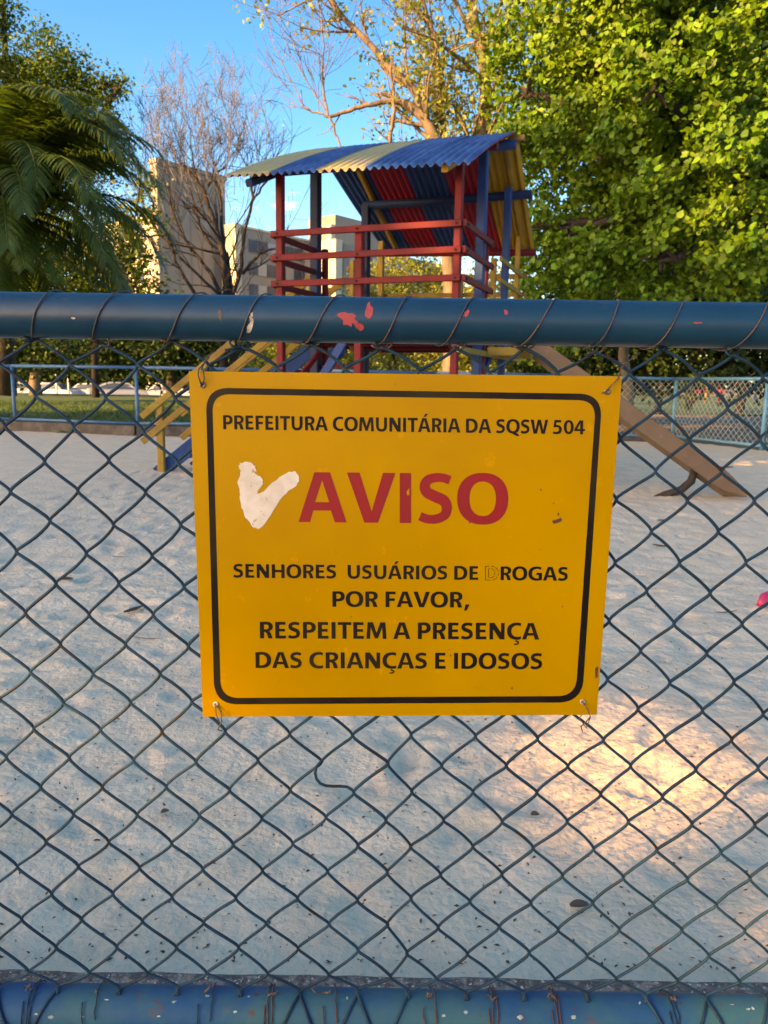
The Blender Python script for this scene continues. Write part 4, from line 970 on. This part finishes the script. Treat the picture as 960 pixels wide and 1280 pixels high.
# ------------------------------------------------------------ palm on the left
PM = thing('palm_tree', at(-8,500,17), 'arching feather palm with drooping fronds at the left edge', 'palm'); pc = at(2, 262, 17); rng = np.random.default_rng(8)
q = MB(); q.tube([at(-24,500,17)+Vector((0,0,-.6)), at(-22,400,17), at(-20,330,17), pc], [.30, .26, .25, .22], 14); q.build('trunk', m_dbark, PM, True)
def frond(az, el, Ln, droop, twist=0.0, start=None, roll_=None):
    c = np.array(start if start is not None else pc, float); h = np.array([math.cos(az), math.sin(az), 0]); q = MB(); n = 22; pts = [c.copy()]; e_ = el
    for i in range(n):
        d = h*math.cos(e_)+np.array([0, 0, math.sin(e_)]); c = c + d*Ln/n; pts.append(c.copy()); e_ -= droop*(i/n)**.8*2/n*1.0
    q.tube(pts, np.linspace(.036, .008, n+1), 5, cap=False)
    A = np.array(pts); side = np.array([-h[1], h[0], 0])
    V = []; Fc = []; k_ = 66
    for i in range(k_):
        t = .07+.92*i/(k_-1); f_ = t*n; j = min(n-1, int(f_)); p = A[j]+(A[j+1]-A[j])*(f_-j); tg = A[j+1]-A[j]; tg /= np.linalg.norm(tg); nrm = np.cross(side, tg); nrm /= np.linalg.norm(nrm)
        if nrm[2] < 0: nrm = -nrm
        ll = (.66*math.sin(math.pi*min(1, .16+.80*t))**.55)*rng.uniform(.88, 1.08)*Ln/3.0
        for sg in (-1, 1):
            d = side*sg*.92 + tg*(.45+.35*t) + nrm*rng.uniform(.12, .42); d /= np.linalg.norm(d); wv = tg*.5-side*sg*.15; wv /= np.linalg.norm(wv); ww = .019*Ln/3*rng.uniform(.8, 1.2)
            pp = p.copy(); base = len(V); m_ = 4
            for s_ in range(m_+1):
                w2 = ww*(1.0 if 0 < s_ < 3 else .6) if s_ < m_ else .001
                V += [pp-wv*w2, pp+wv*w2]; d = d + np.array([0, 0, -.20-.05*rng.random()]); d /= np.linalg.norm(d); pp = pp + d*ll/m_
            for s_ in range(m_): a = base+2*s_; Fc.append((a, a+1, a+3, a+2))
    q.add(V, Fc); return q.build('frond', m_palm, PM)
for az, el, Ln, dr in [(-.15, 1.05, 2.7, 2.0), (.15, .75, 2.8, 2.2), (-.5, .35, 2.7, 1.9), (-.9, .75, 2.6, 2.4), (-1.3, 1.05, 2.6, 2.4), (-1.6, .5, 2.5, 2.2), (-.35, -.1, 2.6, 1.2), (.6, 1.1, 2.8, 2.0), (.9, .5, 2.8, 1.8), (1.6, 1.0, 2.6, 2.2), (2.4, 1.0, 2.8, 2.2), (3.2, .8, 2.8, 2.2), (-2.3, .8, 2.6, 2.4), (-2.9, 1.2, 2.6, 2.2), (-.05, .2, 2.8, 1.5), (-1.1, .1, 2.3, 1.5), (-.65, 1.2, 2.9, 2.3), (.3, 1.3, 2.8, 2.1), (-.25, .6, 3.0, 1.6), (-.7, .5, 2.9, 1.7), (-1.0, .45, 2.5, 1.9), (-.1, -.25, 2.4, .9), (-.75, -.3, 2.2, .8), (.2, .35, 2.9, 1.6), (-.45, .85, 3.0, 2.0), (-1.35, .7, 2.4, 2.0), (-.3, -.35, 2.5, .6), (-1.0, -.3, 2.2, .6), (-1.5, -.15, 2.2, 1.0), (-.55, .1, 2.7, 1.4), (-1.25, -.55, 1.9, .5), (.0, -.5, 2.3, .5), (-1.9, -.2, 2.2, 1.0), (-.2, 1.35, 2.6, 1.9), (-.8, 1.3, 2.5, 2.0), (.0, .9, 2.9, 1.7), (-.4, 1.0, 2.8, 1.8), (-1.2, -.7, 2.2, .4), (-.5, -.8, 2.3, .4), (-1.8, -.8, 2.2, .4), (.4, -.6, 2.2, .5), (-.9, -1.0, 2.0, .3), (-1.5, -1.0, 2.0, .3)]:
    frond(az, el, Ln*1.42, dr)
# leafy tree behind the palm, top left
blL = PB([(55,85,25.0,0.91),(20,110,25.0,1.10),(60,130,25.0,1.10),(85,75,25.0,0.47),(52,45,25.0,0.44),(92,100,25.0,0.41),(125,110,25.0,0.41),(150,107,25.0,0.32),(112,118,25.0,0.37),(128,145,25.0,0.51),(145,165,25.0,0.32),(4,12,25.0,0.41),(-20,25,25.0,0.73),(-60,120,25.0,2.35),(20,190,25.5,1.76),(90,180,25.5,1.18),(120,200,25.5,0.88)])
ctree('leafy_tree', 'bushy green tree rising behind the palm at the upper left', [tuple(at(5,494,26)), tuple(at(5,400,26)), tuple(at(20,250,25.5))], [.4, .32, .24], blL, 1500, 30, .24, .12, m_leafT, m_bark, seed=12, shell=.4, grp=None)
ctree('hedge_tree', 'low sunlit bushy tree under the palm fronds, left of the flats', [tuple(at(120,497,22)), tuple(at(118,440,22)), tuple(at(125,400,22))], [.11, .09, .07], PB([(40,370,22,1.3),(90,380,22,1.2),(130,350,22,1.0),(165,360,22,.8),(150,310,22.5,.8),(175,270,23,.55),(60,330,22,1.2),(100,300,22.5,.9),(20,320,22,1.3),(130,320,22,.7),(185,385,22.5,.5),(175,230,23,.4),(-30,350,22,1.6)]), 900, 20, .24, .15, m_leafB, m_bark, seed=14, shell=.35)
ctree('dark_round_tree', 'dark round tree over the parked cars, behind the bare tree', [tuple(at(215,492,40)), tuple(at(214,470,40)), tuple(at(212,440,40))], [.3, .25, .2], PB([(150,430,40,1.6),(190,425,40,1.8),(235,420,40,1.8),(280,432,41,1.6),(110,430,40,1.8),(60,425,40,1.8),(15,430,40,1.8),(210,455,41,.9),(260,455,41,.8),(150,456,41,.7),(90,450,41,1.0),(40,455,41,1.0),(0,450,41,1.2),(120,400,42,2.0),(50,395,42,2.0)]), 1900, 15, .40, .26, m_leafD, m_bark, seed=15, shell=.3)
ctree('lawn_tree', 'small forked tree with a pale trunk on the lawn behind the left fence', [tuple(at(45,494,30)), tuple(at(43,478,30)), tuple(at(46,462,30)), tuple(at(45,440,30))], [.26, .2, .2, .14], PB([(20,445,30,.8),(45,430,30,.9),(75,440,30,.8),(0,430,30,1.0)]), 260, 16, .25, .17, m_leafD, m_barkl, seed=16, shell=.3)
# sunlit shrubs behind the tower
for i, (lst, lab_, sd_, Y) in enumerate([([(360,440,24,1.0),(400,420,24,1.2),(380,400,25,.9),(345,450,24,.8),(330,462,24,.6),(440,440,25,1.1)], 'bright green sunlit shrub behind the ladder stair', 30, 24),
        ([(470,370,22,.9),(500,345,22,.9),(520,380,22,1.0),(480,420,22,1.0),(540,350,22.5,.8),(455,400,22,.7)], 'yellow-green shrub seen through the middle of the tower', 31, 22),
        ([(580,400,21,1.0),(610,370,21.5,.9),(560,440,21,.9),(600,450,21,.8),(640,440,22,.7),(530,440,22,.8)], 'sunlit shrub behind the right side of the tower', 32, 21.5)]):
    b0 = PB(lst); c0 = b0[0]
    cx = sum(v[0] for v in b0)/len(b0)
    ctree('shrub', lab_, [(cx, Y, -.1), (cx+.05, Y, .8), (cx, Y, 1.6)], [.09, .07, .05], b0, 480, 17, .20, .12, m_leafY if i else m_leafB, m_bark, seed=sd_, shell=.3, grp=None, cat='shrub')
# low far greenery along the horizon
def hedge(name, label, x0, x1, y, Y, r_, nb, mleaf, seed, rz=None, ncl=700, sz=.3):
    rng = np.random.default_rng(seed); lst = [(rng.uniform(x0, x1), y+rng.uniform(-8, 8), Y+rng.uniform(-1.5, 1.5), r_*rng.uniform(.7, 1.2)) for _ in range(nb)]
    P, _ = blob_points(PB(lst), ncl, 14, .45, rng, .2); V, Fc = leaves(P, sz, LEAF4, (1, (0, 0, .5)), rng)
    o = mesh_np(name, V, Fc, mleaf); tag(o, label, 'trees', kind='stuff'); return o
hedge('distant_trees', 'distant belt of dark trees beyond the parked cars', -120, 480, 458, 78, 3.0, 60, m_leafD, 60, ncl=2600, sz=.6)
hedge('distant_trees', 'distant sunlit trees beyond the far playground on the right', 600, 1100, 452, 105, 4.2, 34, m_leafD, 61, ncl=1900, sz=.7)
hedge('distant_trees', 'hazy grey-green trees glimpsed behind the tower legs', 330, 700, 448, 48, 1.9, 30, m_leafY, 62, ncl=1100, sz=.34)

# ------------------------------------------------------------ buildings
BA = Vector((.64, .77, 0)).normalized(); BB = Vector((.77, -.64, 0)).normalized()
def bpt(px, Y): p = at(px, 470, Y); return Vector((p.x, p.y, 0))
def block(t, name, m, c, la, lb, z0, z1):
    """box with near corner c, running la along BA and lb back along -BB"""
    c = Vector(c); p = [c, c+BA*la, c+BA*la-BB*lb, c-BB*lb]
    q = MB(); q.hexa([v+Vector((0, 0, z0)) for v in p]+[v+Vector((0, 0, z1)) for v in p]); return q.build(name, m, t)
B1 = thing('apartment_building', bpt(300, 95), 'cream block of flats, shaded walls coloured taupe, with a tall windowless stair tower, left', 'building')
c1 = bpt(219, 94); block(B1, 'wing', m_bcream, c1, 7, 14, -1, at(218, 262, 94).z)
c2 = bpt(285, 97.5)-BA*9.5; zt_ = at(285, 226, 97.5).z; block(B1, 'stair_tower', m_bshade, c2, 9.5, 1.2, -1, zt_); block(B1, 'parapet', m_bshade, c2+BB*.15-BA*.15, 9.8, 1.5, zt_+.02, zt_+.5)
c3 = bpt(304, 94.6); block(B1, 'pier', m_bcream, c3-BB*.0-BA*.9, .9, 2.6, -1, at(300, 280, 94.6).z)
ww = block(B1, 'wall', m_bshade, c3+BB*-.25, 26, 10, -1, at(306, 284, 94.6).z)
block(B1, 'coping', m_bcream, c3+BB*-.1, 26.2, 10.2, at(306, 284, 94.6).z+.02, at(306, 284, 94.6).z+.25)
def winrow(t, c, zc, h_, l0, l1, n, mats, seed=0):
    rg = random.Random(seed); st = (l1-l0)/n
    for i in range(n):
        a = c+BA*(l0+st*i+.06)+BB*.02; L_ = st-.12
        q = MB(); q.box(a+BA*L_/2+BB*.02+Vector((0, 0, zc)), (L_, .06, h_), BA, BB); w0 = q.build('window', m_frame, t); 
        for s_ in (0, 1):
            q = MB(); q.box(a+BA*(L_*(.25+.5*s_))+BB*.06+Vector((0, 0, zc)), (L_/2-.12, .04, h_-.14), BA, BB); q.build('pane', rg.choice(mats), w0)
cf = c3+BB*-.25
for r_, zc in enumerate([at(308, y_, 94.6).z for y_ in (304.5, 333, 361, 389)]):
    winrow(B1, cf, zc, 1.55, 1.2, 25, 8, [m_glass, m_curt] if r_ < 2 else [m_curt, m_curt, m_glass], 3+r_)
for k_ in range(5): 
    q = MB(); q.box(c2+BA*(1+1.7*k_)+BB*.03+Vector((0, 0, 12)), (.04, .03, 26), BA, BB); q.build('wall_joint', m_frame, B1)
for r_ in range(4):
    for k_ in range(3):
        q = MB(); p = c1-BB*(2.2+4.2*k_)-BA*.03+Vector((0, 0, 19.3-3.0*r_)); q.box(p, (1.3, .05, 1.1), BB, BA); q.build('window', m_glass, B1)
B2 = thing('apartment_building', bpt(425, 105), 'second block of flats with a sunlit cream pier and shaded tower coloured taupe, behind the tower posts', 'building')
c4 = bpt(405, 100); block(B2, 'pier', m_bcream, bpt(427, 98)-BA*1.2, 1.2, 2.6, -1, at(415, 300, 98).z)
c5 = bpt(418, 106); block(B2, 'stair_tower', m_bshade, c5, 12, 5, -1, at(420, 268, 106).z); block(B2, 'coping', m_bcream, c5-BA*.8, .78, 1.0, -1, at(414, 281, 106).z)  # last block: the tower's sunlit edge, put in as a cream strip
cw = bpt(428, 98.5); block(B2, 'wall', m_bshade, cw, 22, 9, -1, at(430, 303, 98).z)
for r_, zc in enumerate([at(430, y_, 98).z for y_ in (322, 350, 377)]): winrow(B2, cw, zc, 1.5, 1.0, 21, 7, [m_curt, m_glass], 8+r_)

# ------------------------------------------------------------ cars and street things far left
def car(px0, Y, paint, label, flip=1, yaw=.15, z=-.75):
    p = at(px0, 480, Y); t = thing('parked_car', (p.x, p.y, z), label, 'car', 'cars parked beyond the lawn'); rz = Matrix.Rotation(yaw, 3, 'Z')
    def W(x, y, zz): v = rz @ Vector((x*flip, y, zz)); return Vector((p.x, p.y, z))+v
    prof = [(-2.05, .30), (-2.1, .62), (-1.95, .85), (-1.25, .95), (-.75, 1.38), (.35, 1.46), (1.15, 1.28), (1.75, .98), (2.02, .92), (2.08, .55), (2.0, .28)]
    V = []; n = len(prof)
    for sy in (-1, 1):
        for x, zz in prof: V.append(W(x, sy*(.84 if zz < 1.0 else .66), zz))
    q = MB(); q.add(V, [tuple(range(n)), tuple(range(2*n-1, n-1, -1))]+[(i, n+i, n+(i+1) % n, (i+1) % n) for i in range(n)]); q.build('body', paint, t)
    for sy in (-1, 1):
        q = MB(); g = [(-1.05, .97, .80), (-.68, 1.30, .70), (.32, 1.37, .68), (1.02, 1.22, .71), (1.35, 1.0, .80)]; q.add([W(x, sy*(yy+.02), zz) for x, zz, yy in g]+[W(x, sy*(yy-.05), zz) for x, zz, yy in g], [(0,1,2,3,4), (9,8,7,6,5)]+[(i, 5+i, 5+(i+1) % 5, (i+1) % 5) for i in range(5)]); q.build('side_window', m_cglass, t)
    for (a, zb_, c_, zc_) in ((-1.22, .985, -.80, 1.36), (1.20, 1.285, 1.72, 1.02)):
        q = MB(); q.hexa([W(a, -.7, zb_), W(a, .7, zb_), W(c_, .62, zc_), W(c_, -.62, zc_), W(a, -.7, zb_+.025), W(a, .7, zb_+.025), W(c_, .62, zc_+.025), W(c_, -.62, zc_+.025)]); q.build('windscreen', m_cglass, t)
    for x in (-1.3, 1.3):
        for sy in (-1, 1):
            q = MB(); a = W(x, sy*.78, .31); d = (rz @ Vector((0, 1, 0)))*.1; q.tube([a-d, a+d], .31, 14); q.build('wheel', m_tyre, t)
car(20, 62, m_carw, 'white car parked far left beyond the pale-trunked tree'); car(64, 60, m_cars, 'silver-white car between the two white poles on the far left', -1, -.1)
car(112, 62, m_carw, 'low white car nose out beyond the lawn, second from the stair handrail', 1, .1); car(146, 58, m_carw, 'white car with a big windscreen nearest the middle of the left lawn', -1, .5, -.62)
car(206, 64, m_carw, 'white car half hidden behind the yellow stair handrail')
def pole(px, y0, Y, label, lamp=False):
    p = at(px, 490, Y); t_ = at(px, y0, Y); t = thing('lamp_pole', (p.x, p.y, -.75), label, 'pole'); q = MB(); q.tube([(p.x, p.y, -.75), (p.x, p.y, t_.z)], .07, 8); q.build('shaft', m_pole, t, True)
    if lamp:
        q = MB(); q.box((p.x+.25, p.y, t_.z-.1), (.8, .25, .12)); q.box((p.x, p.y, t_.z+.1), (.3, .2, .5)); q.build('lamp_head', m_pole, t)
pole(71, 455, 55, 'thin white pole beside the pale-trunked tree'); pole(11, 452, 50, 'pale pole at the far left edge behind the fence'); pole(203, 450, 52, 'white lamp pole right of the parked cars', True); pole(86, 462, 56, 'grey pole between the cars, right of the thin white pole')
# far play frame on the right
FP_ = thing('far_play_frame', at(885,494,60), 'small red and yellow play frame seen through the mesh fence', 'play frame')
for i, (x, m_) in enumerate([(868, m_rtoy), (882, m_tyel), (899, m_rtoy), (931, m_tyel), (944, m_tblue)]):
    p = at(x, 498, 60); q = MB(); q.tube([(p.x, p.y, -.1), (p.x, p.y, 1.5)], .10, 8); q.build('post', m_, FP_, True)
for x0, x1, za, zb_ in [(866, 882, .75, 1.35), (888, 905, .65, 1.3)]:
    a, c_ = at(x0, 490, 60), at(x1, 490, 60); q = MB(); q.beam((a.x, a.y, (za+zb_)/2), (c_.x, c_.y, (za+zb_)/2), .1, zb_-za); q.build('panel', m_rtoy, FP_)
a, c_ = at(866, 480, 60), at(946, 480, 60); q = MB(); q.beam((a.x, a.y, 1.45), (c_.x, c_.y, 1.45), .1, .1); q.build('top_bar', m_rtoy, FP_)
for i, (x, Y, r_, lb) in enumerate([(862, 38, .13, 'thin dark trunk behind the mesh fence, left of the play frame'), (925, 36, .22, 'thick dark trunk behind the mesh fence, right of the play frame'), (822, 34, .16, 'dark trunk behind the left panel of the mesh fence')]):
    p = at(x, 500, Y); t = thing('park_tree', (p.x, p.y, -.1), lb, 'tree', None); q = MB(); q.tube([(p.x, p.y, -.2), (p.x+.1, p.y, 1.2), (p.x-.1, p.y, 3.2)], [r_, r_*.85, r_*.7], 10); q.build('trunk', m_dbark, t, True)
    P, _ = blob_points([(p.x, p.y, 4.2, 2.4, 2.4, 1.6), (p.x+1.4, p.y, 4.8, 1.8, 1.8, 1.4)], 130, 14, .4, np.random.default_rng(70+i), .2); V, Fc = leaves(P, .28, LEAF4, (1, (0, 0, .5)), np.random.default_rng(70+i)); mesh_np('crown', V, Fc, m_leafD, t)

# ------------------------------------------------------------ litter on the sand
def szat(x, y): return float(sandz(np.array([[x]]), np.array([[y]]))[0, 0])
def litter(name, px, py, ln, wd, ang, label, m=None, curl=.25, cat='leaf'):
    p = gnd(px, py); z = szat(p.x, p.y)+.006; q = MB(); n = 6; V = []; d = Vector((math.cos(ang), math.sin(ang), 0)); s_ = Vector((-d.y, d.x, 0))
    for i in range(n+1):
        t = i/n; w_ = wd*math.sin(math.pi*(.08+.84*t))**.8; c = p+d*(t-.5)*ln+Vector((0, 0, z+curl*ln*(t-.5)**2)); V += [c-s_*w_/2+Vector((0, 0, w_*.3)), c, c+s_*w_/2+Vector((0, 0, w_*.3)), c+Vector((0, 0, .002+w_*.1))]
    Fc = []
    for i in range(n):
        a = i*4; Fc += [(a, a+1, a+5, a+4), (a+1, a+2, a+6, a+5), (a+2, a+3, a+7, a+6), (a+3, a, a+4, a+7)]
    Fc += [(0, 3, 2, 1), (4*n, 4*n+1, 4*n+2, 4*n+3)]
    q.add(V, Fc); o = q.build(name, m or m_litter, None); tag(o, label, cat, 'leaves and twigs lying on the sand' if cat != 'toy' else None)
litter('dead_leaf', 168, 762, .13, .035, 1.1, 'dark curled leaf on the sand, left of the sign middle')
litter('dead_leaf', 82, 725, .075, .04, .1, 'crumpled brown leaf at the far left of the sand')
litter('twig', 183, 796, .12, .009, -.15, 'dark bent twig on the sand below the curled leaf', cat='twig'); litter('twig', 150, 695, .12, .009, 0, 'short dark twig high on the left sand', cat='twig')
litter('dead_leaf', 825, 681, .11, .03, -.7, 'brown leaf on the sand below the slide tip'); litter('dead_leaf', 828, 651, .09, .03, .1, 'small dark leaf just under the slide shadow'); litter('twig', 908, 764, .13, .012, .3, 'greenish twig on the sand at the right edge', cat='twig')
litter('dead_leaf', 907, 584, .22, .05, 0, 'dark leaf beside the upper edge of the slide')
litter('dead_leaf', 206, 1012, .02, .02, .5, 'small dark seed pod on the sand, left of centre'); litter('dead_leaf', 669, 1014, .022, .022, .2, 'dark pebble-like pod beside the sunlit patch'); litter('dead_leaf', 724, 1131, .04, .025, .2, 'grey leaf scrap below the sunlit patch')
p = gnd(962, 757); q = MB(); q.tube([(p.x-.06, p.y-.03, .01), (p.x-.02, p.y+.02, .035), (p.x+.05, p.y+.05, .05), (p.x+.13, p.y+.05, .04), (p.x+.18, p.y, .015)], [.02, .024, .026, .024, .02], 10); tag(q.build('plastic_toy', m_pink, None, True), 'red-pink plastic toy on the sand at the right edge', 'toy')
n = 6500; lx = RNG.uniform(-3, 3.6, n); ly = 1.26+RNG.uniform(0, 1, n)**1.7*7; keep = np.abs(lx) < .35+ly*.6; lx, ly = lx[keep], ly[keep]; n = len(lx)
lz = np.array([0.0]*n); XX = lx[None, :].copy(); YY = ly[None, :].copy(); lz = sandz(XX, YY)[0]+.0015
rng = np.random.default_rng(77); V, Fc = leaves(np.stack([lx, ly, lz], 1), .0115, (np.array([(0, -.5, 0), (.22, 0, .1), (0, .5, 0), (-.22, 0, .1)]), LEAF4[1]), (.35, (0, 0, 1)), rng)
tag(mesh_np('sand_litter', V, Fc, m_litter), 'fine dark leaf crumbs strewn over the sand', 'litter', kind='stuff')
